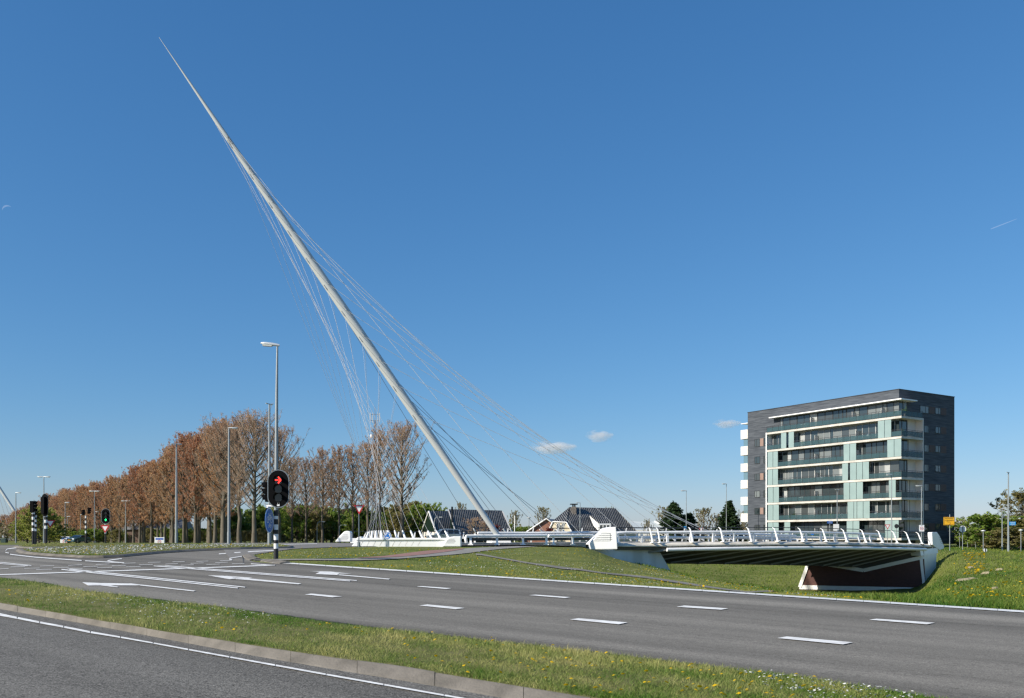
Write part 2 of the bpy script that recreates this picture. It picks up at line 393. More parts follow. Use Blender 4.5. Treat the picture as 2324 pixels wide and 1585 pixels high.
I1 = [Z4(*p) for p in [(190,120),(240,140),(300,148),(500,164),(750,177),(850,176),(1000,168),(1150,154),(1300,140),(1500,126),(1700,115),(2000,103),(2324,95)]]+[(650,1245.0),(657,1243.6),(640,1241.2),(624,1239.6),(456,1241.4),(241.7,1245.4),(121,1248.9)]
isl1 = island(I1, .12, .34, 'traffic_island')
I2 = [Z4(*p) for p in [(150,88),(205,97),(280,99),(600,94),(900,88),(1300,80),(1700,75)]]+[(470,1240.4),(456,1238.8),(242,1238.7),(100,1239.6)]
isl2 = island(I2, .12, .25, 'traffic_island')

# verge nose kerb stones beside the signal mast
kb = MB()
for pts in ([(549,1262),(556,1270),(566,1273)], [(590,1274.5),(610,1277.5),(634,1280.5)]):
    P = [hit(u, v) for u, v in pts]
    for a, b in zip(P, P[1:]):
        t = (b-a).normalized(); nr = Vector((-t.y, t.x, 0))
        if nr.y < 0: nr = -nr
        kb.prism([a+t*.02, b-t*.02, b-t*.02+Vector((0,0,.06))+nr*.05, b-t*.02+Vector((0,0,.15))+nr*.25, b-t*.02+nr*.5, a+t*.02+nr*.5, a+t*.02+Vector((0,0,.15))+nr*.25, a+t*.02+Vector((0,0,.06))+nr*.05], Vector((0,0,.001))) if False else None
        for (x, y) in ((0, 1),):
            A0 = [a, a+nr*.04+Vector((0,0,.04)), a+nr*.3+Vector((0,0,.10)), a+nr*.45+Vector((0,0,.10)), a+nr*.45+Vector((0,0,-.1))]
            kb.prism(A0, (b-a)*.97)
k = build('kerb', kb, M['kerb']); k['kind'] = 'structure'

# ---------------------------------------------------------------- paths on the verge
Z5 = zc(1600, 1950, 2.905); Z6 = zc(2300, 2000, 2.905); Z9 = zc(900, 2200, 1.66); Z7b = zc(1600, 2300, .931)
grey_p = mat('path_paving', (.215,.203,.175), .9, col2=(.29,.275,.245), scale=1.3, bump=.3, bscale=18)
red_p = mat('path_red_paving', (.27,.135,.105), .9, col2=(.31,.175,.145), scale=1.6, bump=.3, bscale=18)
PU = [(575,1271.0),(640,1270.6),(681,1270.4),(750,1269.6),(818,1268.2),(870,1264.5),(908,1259.7),(966,1252),(1044,1247),(1084,1244.3),(1142,1241.6),(1220,1239.6),(1300,1238.6)]
PL = [(575,1274.0),(640,1273.4),(681,1273.2),(750,1273.6),(818,1273.8),(870,1271.8),(908,1269.5),(966,1265.3),(1025,1260.6),(1065,1256.5),(1100,1251.2),(1145,1246.4),(1215,1241.4),(1300,1239.6)]
vpu, vpl = pl(PU), pl(PL)
pu = np.arange(575, 1300, 12)
path = drape([hit(u, float(vpl(u))) for u in pu], [hit(u, float(vpu(u))) for u in pu], 4, .035, 'cycle_path', grey_p)
pr = np.arange(812, 1062, 10)
def red_lo(u): return float(np.interp(u, [812,860,908,966,1025,1062], [1269.6,1268,1265.8,1260.5,1252.6,1246.4]))
redp = drape([hit(u, max(red_lo(u), float(vpu(u))+.3)) for u in pr], [hit(u, float(vpu(u))-.15) for u in pr], 3, .05, 'red_path', red_p)
# narrow footpath that slips down the slope
NU = [Z5(930,775),Z5(1100,808),Z5(1500,880),Z5(2000,944),Z6(0,800),Z6(300,848),Z6(800,893),Z6(1200,953),Z6(1600,1020),Z6(2000,1078),(1812,1337),(1860,1345)]
NL = [Z5(930,800),Z5(1040,818),Z5(1450,893),Z5(1900,968),Z6(0,826),Z6(300,868),Z6(800,922),Z6(1200,985),Z6(1600,1048),Z6(2000,1098),(1812,1343.5),(1860,1349)]
vnu, vnl = pl(NU), pl(NL)
nu = np.arange(1080, 1790, 12)
npath = drape([hit(u, float(vnl(u))*.75+float(vnu(u))*.25) for u in nu], [hit(u, float(vnu(u))) for u in nu], 3, .035, 'footpath', mat('worn_paving', (.15,.14,.11), .95, col2=(.25,.235,.20), scale=.9, bump=.3, bscale=15))

# ---------------------------------------------------------------- painted markings (children of their road)
def paint(name, quads, parent, off=.028):
    mb = MB()
    for qd in quads:
        P = []
        for u, v in qd:
            p = hit(u, v); P.append(Vector((p.x, p.y, tz(p.x, p.y)+off)))
        mb.poly(P)
    return build(name, mb, M['marking'], parent)
def line_quads(pts, th, gap=None, n=1):
    out = []
    for (u0, v0), (u1, v1) in zip(pts, pts[1:]):
        m = max(1, int(abs(u1-u0)/8))
        for i in range(m):
            a, b = i/m, (i+1)/m; x0, y0, x1, y1 = u0+(u1-u0)*a, v0+(v1-v0)*a, u0+(u1-u0)*b, v0+(v1-v0)*b
            out.append([(x0, y0-th/2), (x1, y1-th/2), (x1, y1+th/2), (x0, y0+th/2)])
    return out
# far edge line, in plates with thin gaps
q = []; us_ = list(np.arange(618, 5100, 61))
for a, b in zip(us_, us_[1:]):
    t0 = 2.5+(a-618)*.0011; t1 = 2.5+(b-618)*.0011; b2 = b-1.0
    m_ = (a+b2)/2
    q.append([(a, FAR_LINE(a)-.9), (b2, FAR_LINE(b2)-.9), (b2, FAR_LINE(b2)-.9+t1), (a, FAR_LINE(a)-.9+t0)])
paint('edge_line', q, main_road)
ZN = zc(0, 2300, 1.4525)
up_ = [(0,231),(105,254),(235,280),(375,307),(530,338),(705,369),(895,404),(1100,442),(1340,486),(1605,534),(1900,588),(2235,648)]
lo_ = [(0,244),(105,263),(235,289),(375,315),(530,347),(705,375),(895,409),(1100,448),(1340,492),(1605,541),(1900,595),(2235,655)]
vu_, vl_ = pl(cont([ZN(*p) for p in up_], -500, 1500)), pl(cont([ZN(*p) for p in lo_], -500, 1500))
cuts = [-380,-300,-225,-155,-90,-30]+[ZN(x, 0)[0] for x in (105,235,375,530,705,895,1100,1340,1605,1900,2235)]+[1010,1170,1340]
paint('edge_line', [[(a, float(vu_(a))), (b-3, float(vu_(b-3))), (b-1-2, float(vl_(b-3))+1), (a-2, float(vl_(a-2))+1)] for a, b in zip(cuts, cuts[1:])], near_road)
# lane dashes
for c, qd in [(Z9,[(530,304),(572,298),(778,317),(712,323)]),(Z9,[(1272,251),(1308,248),(1503,262),(1470,267)]),(Z9,[(2020,309),(2060,305),(2295,322),(2258,328)]),(Z9,[(1290,378),(1345,371),(1592,395),(1530,403)]),
              (Z7b,[(1030,124),(1058,119),(1223,130),(1195,135)]),(Z7b,[(1748,173),(1775,169),(1992,184),(1962,190)]),(Z7b,[(633,172),(665,167),(848,183),(815,190)]),(Z7b,[(1405,242),(1440,236),(1687,258),(1650,266)])]:
    paint('lane_dash', [[c(*p) for p in qd]], main_road)
for qd in ([(2600,1462),(2660,1458),(2810,1468),(2750,1474)], [(2470,1516),(2545,1510),(2760,1530),(2690,1538)]): paint('lane_dash', [qd], main_road)
paint('stop_line', line_quads([(-300,1316.5),(0,1306.6),(188,1300.2),(429.6,1291.8),(624,1284.6)], 2.0), main_road)
paint('double_line', line_quads([Z4(520,278),Z4(2010,437)], 2.0)+line_quads([Z4(585,275),Z4(2072,430)], 2.0), main_road)
paint('double_line', line_quads([(349,1286.4),Z9(830,213.5)], 1.6)+line_quads([(375,1285.8),Z9(875,210)], 1.6), main_road)
paint('double_line', line_quads([Z4(0,217),Z4(265,244)], 1.3)+line_quads([Z4(0,228),Z4(235,247)], 1.3), main_road)
paint('turn_arrow', [[Z4(*p) for p in [(695,388),(845,394),(925,414),(745,416)]], [Z4(*p) for p in [(845,394),(1115,399),(1195,408),(1180,415),(925,414)]], [Z4(*p) for p in [(925,413),(1000,427),(990,431),(850,416)]], [Z4(*p) for p in [(1195,408),(1655,460),(1635,466),(1150,412)]]], main_road)
paint('turn_arrow', [[Z4(*p) for p in [(1757,329),(1880,332),(2040,351),(1940,362)]], [Z4(*p) for p in [(1900,332),(2135,350),(2100,355),(2000,354)]], [Z4(2000,352), Z4(2080,352), Z9(508,230), Z9(486,235), Z4(1990,360)]], main_road)
paint('turn_arrow', [[Z9(*p) for p in [(600,166),(630,152),(760,161),(742,173)]], [Z9(*p) for p in [(568,147),(700,150),(842,165),(770,163),(640,153)]], [Z9(*p) for p in [(742,173),(760,169),(1098,198),(1085,203)]]], main_road)
sd = [((340,249),(458,246)),((577,243),(693,238)),((810,235),(925,231)),((1250,218),(1357,215)),((1458,213),(1560,211)),((1660,209),(1762,206)),((1858,204),(1950,201)),
 ((90,257),(213,254)),((705,254),(830,251)),((945,246),(1064,243)),((1175,239),(1290,235)),((1398,232),(1503,228)),((1610,226),(1722,222)),((1820,219),(1925,216)),
 ((205,269),(335,266)),((450,263),(580,260)),((820,264),(947,261)),((1065,256),(1188,253)),((1305,248),(1420,245)),((1528,242),(1638,238)),((1745,236),(1858,232)),((1960,230),(2065,226)),
 ((0,273),(72,271)),((305,279),(440,276)),((570,272),(697,270)),((1035,226),(1145,222))]
for a, b in sd: paint('crossing_dash', line_quads([Z4(*a), Z4(*b)], .62), main_road)
paint('island_line', line_quads([Z4(*p) for p in [(85,148),(180,160),(300,173),(500,188),(690,201)]], 1.9)+line_quads([Z4(*p) for p in [(720,204),(880,213),(1010,220)]], 1.7), main_road)
paint('island_line', line_quads([Z4(*p) for p in [(140,92),(60,103),(46,120),(46,132),(75,138)]], 1.6), main_road)
paint('island_line', line_quads([Z4(*p) for p in [(1030,185),(930,198),(907,204),(960,213),(1050,221)]], 1.6), main_road)
paint('island_line', line_quads([Z4(*p) for p in [(1850,145),(2000,133),(2150,123),(2324,115)]], 1.7), main_road)
paint('island_line', line_quads([Z4(*p) for p in [(2045,164),(1970,176),(1940,184),(1938,192),(1962,196)]], 2.2), main_road)
paint('island_line', line_quads([Z4(*p) for p in [(2120,230),(2324,243)]], 1.6), main_road)
paint('island_line', line_quads([(640,1237.6),(720,1235.4)], .9), side_road, .045)
# ---------------------------------------------------------------- grass blades and meadow flowers
def inside_path(u, v):
    a = (u > 575) & (u < 1300) & (v > np.interp(u, *zip(*sorted(PU)))-.4) & (v < np.interp(u, *zip(*sorted(PL)))+.4)
    b = (u > 1080) & (u < 1850) & (v > vnu(u)-.3) & (v < vnl(u)-.8)
    return a | b
def sample(n, u0, u1, d0, d1, ok, p=2.0, zf=terr):
    """places on the ground, thinning with distance"""
    X, D, Z, U, V = [], [], [], [], []; got = 0
    while got < n:
        k = max(n, 4000); u = rng.uniform(u0, u1, k)
        r = rng.uniform(0, 1, k); d = 1/(1/d0+(1/d1-1/d0)*r) if p == 2 else d0*(d1/d0)**r
        x = (u-UC)/F*d; z = zf(x, d); v = HZ-(z-CZ)*F/d
        m = ok(u, v, d); X.append(x[m]); D.append(d[m]); Z.append(z[m]); got += int(m.sum())
        if m.sum() < k*.005: break
    return np.concatenate(X)[:n], np.concatenate(D)[:n], np.concatenate(Z)[:n]
def patchy(x, y, s, seed):
    g = np.random.default_rng(seed); t = 0
    for i in range(7):
        a = g.uniform(0, 6.28); f = s*g.uniform(.5, 1.9); t = t+np.sin((x*math.cos(a)+y*math.sin(a))*f+g.uniform(0, 6.28))
    return t/7**.5
def blades(name, pos, h, w, mt, lean=.5, seed=1, label=None, hvar=.45, flat=0):
    x, y, z = pos; n = len(x); g = np.random.default_rng(seed)
    far = np.clip(y/16, .8, None)
    pt = patchy(x, y, 1.6, seed); pt2 = patchy(x, y, .35, seed+9)
    H_ = h*(1+hvar*g.normal(0, 1, n)).clip(.3, 2.2)*(1+.25*pt); W_ = w*g.uniform(.6, 1.3, n)*far**.75
    yaw = g.uniform(0, 6.28, n); la = g.uniform(0, 6.28, n); ll = H_*lean*g.uniform(.2, 1.2, n)
    dx, dy = np.cos(yaw)*W_/2, np.sin(yaw)*W_/2
    mx, my = x+np.cos(la)*ll*.35, y+np.sin(la)*ll*.35
    z = z-.012
    V = np.stack([np.stack([x-dx, y-dy, z], 1), np.stack([x+dx, y+dy, z], 1), np.stack([mx+dx*.7, my+dy*.7, z+H_*.6], 1), np.stack([x+np.cos(la)*ll, y+np.sin(la)*ll, z+H_], 1), np.stack([mx-dx*.7, my-dy*.7, z+H_*.6], 1)], 1).reshape(-1, 3)
    b = np.arange(n)*5
    Fq = np.stack([b, b+1, b+2, b+4], 1); Ft = np.stack([b+4, b+2, b+3, b+3], 1)
    t = np.clip(.42+.24*pt+.26*pt2+.16*patchy(x, y, 4.5, seed+4)+.18*g.normal(0, 1, n), 0, 1)
    me_f = np.concatenate([Fq, Ft[:, :4]])
    faces_t = np.concatenate([np.stack([b, b+1, b+2], 1), np.stack([b, b+2, b+4], 1), np.stack([b+4, b+2, b+3], 1)])
    o = fast_mesh(name, V, faces_t, mt, tint=np.repeat(t, 5))
    return tag(o, kind='stuff', label=label)
gA = leafmat('lawn_blades', (.082,.185,.016), (.50,.46,.18), .35)
gB = leafmat('mown_blades', (.098,.180,.022), (.37,.35,.12), .35)
gC = leafmat('long_grass', (.050,.125,.012), (.23,.27,.05), .35)
def ok_med(u, v, d): 
    e = rng.normal(0, 3.0, len(u))*(12/d)
    return (v > vmr(u)-1.0-np.abs(e)*.5) & (v < vku(u)-1.5+e*.5) 
def ok_med2(u, v, d): return (v > vmr(u)+1) & (v < vku(u)-3)
P = sample(150000, -100, 2600, 8.6, 46, ok_med, 2, med_z)
blades('grass', P, .045, .0085, gA, 1.1, 3, 'green and straw-coloured lawn grass on the median strip')
def ok_verge(u, v, d):
    t = np.where(u < 640, np.interp(u, [548,560,578,640], [1266,1271,1276,1281]), FAR_LINE(u))
    top = np.interp(u, [548,560,600,640,666,750,800,1046,1060,1340], [1262,1260,1255.5,1250,1246.8,1243.2,1242,1241.5,1241,1238.5])
    return (u > 548) & (v < t-1.6) & (v > np.where(u < 1340, top+.6, 0)) & ~inside_path(u, v)
P = sample(90000, 545, 2100, 17, 70, lambda u, v, d: ok_verge(u, v, d) & (u < 1960+rng.normal(0, 20, len(u))) & (d < np.interp(u, [1340,1520,1700,1830,1960], [78,72,50,40,36])), 2)
blades('grass', P, .036, .010, gB, 1.0, 5, 'short mown grass on the verge around the cycle path')
def ok_bank(u, v, d): 
    lim = np.interp(u, [1440,1520,1700,1830,1960,2020,2120,2400,2700], [78,74,50,41,34,27,22.5,20.5,18.5])
    bx = u*0+1; brid = (u > 2085) & (u < 2120) & (d > 98)
    return (d > lim) & (v < FAR_LINE(u)-1.5) & ~((u < 2100) & (d > 92) & (d < 112) & (u > 1800))
P = sample(150000, 1440, 2760, 17, 190, ok_bank, 1)
blades('grass', P, .14, .018, gC, .9, 8, 'long bright grass on the banks of the underpass cutting')
def in_poly(u, v, poly):
    c = np.zeros(len(u), bool); n = len(poly)
    for i in range(n):
        (x1, y1), (x2, y2) = poly[i], poly[(i+1) % n]
        if y1 == y2: continue
        c ^= ((y1 > v) != (y2 > v)) & (u < (x2-x1)*(v-y1)/(y2-y1)+x1)
    return c
P = sample(26000, 30, 660, 36, 62, lambda u, v, d: in_poly(u, v, I1) | in_poly(u, v, I2), 2)
P = (P[0], P[1], P[2]+.13)
blades('grass', P, .05, .010, gB, .7, 12, 'short grass on the traffic islands')

def flowers(name, pos, r, h, mt, label, seed):
    x, y, z = pos; n = len(x); g = np.random.default_rng(seed); k = 6
    far = np.clip((y/15)**.5, 1, 2.2); R = r*g.uniform(.7, 1.25, n)*far; hh = h*g.uniform(.6, 1.4, n)
    tx, ty = g.normal(0, .28, n), g.normal(-.25, .28, n); V = []
    c = np.stack([x, y, z+hh], 1)
    for i in range(k):
        a = 2*math.pi*i/k; dx, dy = np.cos(a)*R, np.sin(a)*R
        V.append(np.stack([x+dx, y+dy, z+hh-(tx*dx+ty*dy)*-1.0], 1))
    V.append(c+np.stack([tx*0, ty*0, R*.45], 1))
    V = np.stack(V, 1).reshape(-1, 3); b = np.arange(n)*(k+1)
    Fc = np.concatenate([np.stack([b+i, b+(i+1) % k, b+k], 1) for i in range(k)])
    o = fast_mesh(name, V, Fc, mt); tag(o, kind='stuff', label=label)
dan = leafmat('dandelion_petals', (.85,.56,.012), (.92,.64,.02), .4); das = leafmat('daisy_petals', (.80,.80,.74), (.8,.8,.8), .2)
def clump(seed, f, thr): return lambda x, d: patchy(x, d, f, seed) > thr
def both(*fs): return lambda u, v, d: np.logical_and.reduce([f(u, v, d) for f in fs])
X_ = lambda c: (lambda u, v, d: c((u-UC)/F*d, d))
P = sample(150, -20, 2500, 8.8, 40, both(ok_med2, X_(clump(31, .7, -.2))), 2, med_z); flowers('dandelions', P, .023, .065, dan, 'yellow dandelions in the median grass', 1)
P = sample(420, -20, 2500, 8.8, 40, both(ok_med2, X_(clump(32, .8, .25)), lambda u, v, d: v < vmr(u)+(vku(u)-vmr(u))*rng.uniform(.1, .9, len(u))), 2, med_z); flowers('daisies', P, .014, .055, das, 'white daisies in the median grass', 2)
P = sample(520, 560, 1960, 20, 72, both(ok_verge, X_(clump(33, .33, .1))), 1); flowers('dandelions', P, .022, .07, dan, 'yellow dandelions on the verge', 3)
P = sample(620, 560, 1900, 20, 72, both(ok_verge, X_(clump(34, .3, .2))), 1); flowers('daisies', P, .015, .06, das, 'white daisies on the verge', 4)
P = sample(170, 2150, 2500, 30, 118, ok_bank, 1); flowers('dandelions', P, .04, .25, dan, 'yellow flowers on the bank beside the underpass', 5)
P = sample(90, 2185, 2235, 80, 110, ok_bank, 1); flowers('dandelions', P, .055, .3, dan, 'clump of yellow flowers on the bank beside the underpass', 5)
P = sample(1300, 60, 640, 36, 56, lambda u, v, d: in_poly(u, v, I1), 2); P = (P[0], P[1], P[2]+.13); flowers('daisies', P, .022, .05, das, 'daisies thick on the traffic island', 6)
P = sample(70, 60, 640, 36, 56, lambda u, v, d: in_poly(u, v, I1), 2); P = (P[0], P[1], P[2]+.13); flowers('dandelions', P, .025, .06, dan, 'dandelions on the traffic island', 7)
# bare clay patches on the bank
clay = mat('clay', (.30,.26,.17), .95, col2=(.20,.18,.11), scale=5, bump=.8, bscale=20)
for (u, v, sx, sy) in ((2190,1318,1.1,.35), (2202,1290,.45,.2), (2238,1303,.5,.2), (2268,1295,.4,.15), (2258,1340,.3,.15)):
    p = hit(u, v); mb = MB(); mb.smooth = True; n = 18; ring = []
    for rr in (1.0, .55):
        for k in range(n):
            a = 2*math.pi*k/n; q = rr*(1+.3*math.sin(3*a+u)+.2*math.sin(5*a+v)); x, y = p.x+math.cos(a)*sx*q*.5-math.sin(a)*.4*sy, p.y+math.sin(a)*sx*q*.9
            ring.append(Vector((x, y, tz(x, y)+(.02 if rr == 1 else .20))))
    mb.strip(ring[:n]+[ring[0]], ring[n:]+[ring[n]]); mb.poly(ring[n:])
    o = build('bare_soil', mb, clay, origin=p); o['kind'] = 'structure'
# ---------------------------------------------------------------- the cable-stayed bridge
AX = Vector((.945,.327,0)).normalized(); PF = W(1130, 1228, 81.5)
bridge = thing('cable_stayed_bridge', 'white cable-stayed bridge with one leaning needle pylon over the grassy cutting', 'bridge', (PF.x, PF.y, 1.4), world=True)
Wt = M['white']
# pylon
tip = W(361, 85, 75.0); foot = W(1130.5, 1217, 81.5)
cl = [(361,85,.8),(400,0,2.6),(440,0,5.2),(480,0,8.0),(520,0,10.6),(560,0,12.6),(600,0,14.3),(660,0,16.6),(720,0,18.4),(780,0,19.6),(840,0,20.0),(900,0,19.2),(950,0,17.8),(1000,0,16.0),(1050,0,14.4),(1095,0,13.2),(1130.5,0,12.2)]
PA, PR = [], []
for u, _, w in cl:
    k = (UC-u)/F; a = (tip-foot)                  # point of the straight axis seen at column u
    t = (-(k*foot.y)-foot.x)/(a.x+k*a.y); p = foot+a*t; PA.append(p); PR.append(w*1.05*p.y/F/2)
mb = MB(); mb.tube(PA, PR, 28); build('pylon', mb, M['pylon'], bridge)
def pyl(u):
    k = (UC-u)/F; a = (tip-foot); t = (-(k*foot.y)-foot.x)/(a.x+k*a.y); p = foot+a*t
    r = float(np.interp(u, [c[0] for c in cl], [c[2] for c in cl]))*p.y/F/2; return p, r, a.normalized()
pylon = [o for o in bridge.children if o.name.startswith('pylon')][0]
LV = [525,573,617,660,702,743,783,823,861,899,943]
ports = {}
for i, u in enumerate(LV):
    p, r, a = pyl(u); vw = Vector((p.x, p.y, p.z-CZ)).normalized()
    sd = a.cross(vw).normalized()                 # sideways across the pylon as seen
    fr = -(vw-a*vw.dot(a)).normalized()           # towards the viewer
    if sd.x < 0: sd = -sd
    L = [(-.62, 'L'), (.38, 'R')]
    for f, s in L:
        ang = math.asin(f); n0 = (sd*math.sin(ang)+fr*math.cos(ang)).normalized()
        c = p+n0*r*1.003+a*(0 if s == 'L' else .22)
        # flat oval with the dark of a port recess painted on, steel socket
        t2 = n0.cross(a).normalized(); n = 14; ring = []; ln, wd = .34, .085
        for k in range(n):
            w = 2*math.pi*k/n; ring.append(c+a*math.cos(w)*ln+t2*math.sin(w)*wd-n0*(abs(math.sin(w))*wd*.15)+n0*.012)
        mb = MB(); mb.poly(ring); build('cable_port', mb, M['hole'], pylon, origin=bridge['org'])
        mb = MB(); mb.ball(c-a*.25+n0*.02, (.05,.05,.08), 8, 6); mb.tube([c+a*.12+n0*.015, c-a*.36+n0*.05], .035, 8)
        build('port_socket', mb, M['socket'], pylon, origin=bridge['org'])
        ports[(i, s)] = c-a*.35+n0*.04
    ports[(i, 'B')] = p-fr*r*.9-a*.3
# pylon foot
mb = MB(); mb.prism([W(1116,1228,81), W(1122,1222,81), W(1140,1216.5,81), W(1150,1219,81), W(1160,1228,81), W(1161,1233,81), W(1115,1233,81)], (-.5,1.8,0))
build('pylon_pedestal', mb, Wt, bridge, bevel=.05)

def cable(p, q, r, sock=None, name='stay_cable', mt=None):
    mb = MB(); m = 14; pts = []; L = (q-p).length
    for i in range(m+1):
        t = i/m; x = p.lerp(q, t); x.z -= 4*.0035*L*t*(1-t); pts.append(x)
    mb.tube(pts, r, 6); c = build(name, mb, mt or M['cable'], bridge)
    if sock:
        dn = (pts[-2]-q).normalized(); mb = MB(); mb.tube([q, q+dn*sock], [.085,.066], 10); build('anchor_sleeve', mb, Wt, c, origin=bridge['org'])
    return c
DN = 67.6
NEAR = [999.4,979.6,959.3,939,919.7,900.7,884,866.5,853,842.6,831]
for i in range(11): cable(ports[(i, 'L')], W(NEAR[i], 1222, DN+.35), .0115, .66)
q0 = W(1019.5, 1222, DN+.35); cable(pyl(489)[0]+Vector((0,0,-.3)), q0, .011, .66)
for i in range(11):
    u = 889-(889-826)*i/10; cable(ports[(i, 'B')], W(u, 1221.5, 88+i*.05), .011, .8)
def axpt(s, v=None):
    p = Vector((PF.x, PF.y, 0))+AX*s; p.z = CZ-.30; return p
for i in range(11):
    k = ((1252,1331,1432,1486,1532,1566,1597,1628,1643,1654,1665)[i]-UC)/F; q = axpt((81.5*k+1.3)/(.945-.327*k)); cable(ports[(i, 'R')], q, .018, .5, mt=M['cable_lit'])
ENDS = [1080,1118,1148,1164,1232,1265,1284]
for j, u in enumerate(ENDS): cable(ports[(4+j, 'B')], W(u, 1209, 92-0.4*j), .019, .5, mt=M['cable_shaded'])

# deck
NE = [(1340,78.0,1232.8),(1402,79.2,1232.5),(1481.6,80.8,1232.4),(1498,81.0,1232.4),(1572.5,82.1,1231.2),(1642,83.3,1230.4),(1706,84.7,1229.9),(1766,86.3,1229.6),(1824,88.1,1229.6),(1876,90.0,1229.9),(1923,92.2,1230.5),(1966,94.6,1231.2),(2003,97.0,1232.0),(2037,99.4,1232.9),(2066,101.7,1233.8),(2093,104.0,1234.8),(2118,106.4,1235.8)]
N3 = [W(u, v, d) for u, d, v in NE]
ACR = Vector((-12.8,6.0,0))
cum = [0]
for a, b in zip(N3, N3[1:]): cum.append(cum[-1]+(b-a).length)
def edge(s):
    i = min(max(int(np.searchsorted(cum, s))-1, 0), len(N3)-2); t = (s-cum[i])/(cum[i+1]-cum[i]); return N3[i].lerp(N3[i+1], t)
def outn(s):
    t = edge(s+.3)-edge(s-.3); t.z = 0; t.normalize(); n = Vector((t.y, -t.x, 0)); return n, t
SS = [cum[-1]*k/60 for k in range(61)]
def sweep(prof, name, mt, s0=0, s1=None, side=None, parent=bridge, smooth=True, cap=True):
    ss = [s for s in SS if s0 <= s <= (s1 if s1 is not None else 1e9)]; mb = MB(); mb.smooth = smooth; R = []
    for s in ss:
        e = edge(s); n, t = outn(max(.4, min(s, cum[-1]-.4)))
        R.append([e+n*o+Vector((0,0,z)) for o, z in prof])
    k = len(prof)
    mb.add([p for r in R for p in r], [(i*k+j, i*k+j+1, (i+1)*k+j+1, (i+1)*k+j) for i in range(len(R)-1) for j in range(k-1)])
    if cap: mb.smooth = False; mb.poly(R[0][::-1]); mb.poly(R[-1])
    return build(name, mb, mt, parent)
s_l = cum[1]-.3
sweep([(-.95,.02),(-.55,.02),(-.30,-.02),(-.08,-.10),(.06,-.22),(.10,-.33),(.02,-.36),(-.5,-.37)], 'coping', M['concrete'], s_l)
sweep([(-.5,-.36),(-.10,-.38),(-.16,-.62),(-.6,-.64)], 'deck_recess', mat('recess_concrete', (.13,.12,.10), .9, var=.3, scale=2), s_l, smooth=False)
n_, t_ = outn(cum[3])
mb = MB(); pts = []
for s in SS:
    if s >= cum[3]+.2 and s <= cum[-1]-1.8:
        n, t = outn(s); pts.append(edge(s)+n*.10+Vector((0,0,-.62)))
mb.tube(pts, .17, 14); build('fascia_tube', mb, Wt, bridge)
# carriageway and kerb on top of the deck
mb = MB(); A, B = [], []
for s in SS: A.append(edge(s)+outn(max(.4, min(s, cum[-1]-.4)))[0]*-.9+Vector((0,0,.0))); B.append(edge(s)+ACR*.94)
mb.strip(A, B, 6); build('deck', mb, asphalt('asphalt_bridge', (.22,.215,.2), .3, .05), bridge)
# V-shaped belly with raking ribs
mb = MB(); rib = MB(); mb.smooth = False
sp0, sp1 = 0, 0
def spine(s):
    f = max(0.0, min(1.0, s/cum[-1])); e = edge(s)+ACR*.47; e.z = CZ-(2.2+1.35*f**1.6); return e
A, B, C_ = [], [], []
for s in SS:
    if s < cum[3]+.4: continue
    n, t = outn(max(.4, min(s, cum[-1]-.4))); A.append(edge(s)+n*-.05+Vector((0,0,-.66))); B.append(spine(s)); C_.append(edge(s)+ACR*.97+Vector((0,0,-.6)))
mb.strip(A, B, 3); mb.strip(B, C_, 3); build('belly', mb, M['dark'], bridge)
step = 3.4; s = cum[3]+.5
while s < cum[-1]-1.0:
    n, t = outn(s); a = edge(s)+n*.0+Vector((0,0,-.74)); b = spine(s-2.2)+Vector((0,0,-.16)); c = edge(s)+ACR*.97+Vector((0,0,-.74))
    r_ = MB()
    for p, q in ((a, b), (b, c)):
        up1 = Vector((0,0,.30)); w1 = t*.10
        r_.prism([p-w1, p+w1, p+w1+up1*.6, p-w1+up1*.6], q-p)
    build('rib', r_, M['ribm'], bridge); s += step
# spine beam
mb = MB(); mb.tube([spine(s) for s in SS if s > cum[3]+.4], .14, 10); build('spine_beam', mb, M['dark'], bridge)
# far edge of the deck
mb = MB(); A = [edge(s)+ACR+Vector((0,0,.05)) for s in SS]; mb.prism([A[0]+Vector((0,-.4,0)), A[0]+Vector((0,.4,0)), A[0]+Vector((0,.4,-.6)), A[0]+Vector((0,-.4,-.6))], A[-1]-A[0]); build('coping', mb, M['concrete'], bridge)

# near railing: leaning posts, handrail, wires
rail = MB(); rp = []
PS = [cum[k] for k in range(1, 16)]; PS[2] = cum[3]
hr = MB(); hpts = []
RH = 1.36
for s in PS+[cum[-1]-.2]:
    n, t = outn(max(.4, min(s, cum[-1]-.4))); hpts.append(edge(s)-n*.78+Vector((0,0,RH)))
hr.tube(hpts, .035, 8); hro = build('railing', hr, M['darksteel'], bridge)
for k in range(4):
    w = MB(); z = .45+.21*k; f = z/RH
    w.tube([edge(s)-outn(max(.4, min(s, cum[-1]-.4)))[0]*(.10+.52*f)+Vector((0,0,z)) for s in PS+[cum[-1]-.2]], .010, 5); build('rail_wire', w, M['steel'], hro, origin=bridge['org'])
for s in PS:
    n, t = outn(max(.4, min(s, cum[-1]-.4))); e = edge(s)
    b = MB()
    prof = [(-.02,.0,.105),(-.14,.35,.082),(-.31,.85,.064),(-.46,1.20,.052),(-.72,1.37,.038)]
    A = [e+n*(o+w)+Vector((0,0,z)) for o, z, w in prof]; Bk = [e+n*(o-w)+Vector((0,0,z)) for o, z, w in prof]
    for i in range(len(prof)-1):
        b.prism([A[i]-t*.042, A[i+1]-t*.042, Bk[i+1]-t*.042, Bk[i]-t*.042], t*.084)
    b.obox(e+n*-.02+Vector((0,0,.02)), n*.22, t*.16, Vector((0,0,.035)))
    build('railing_post', b, Wt, hro, origin=bridge['org'])
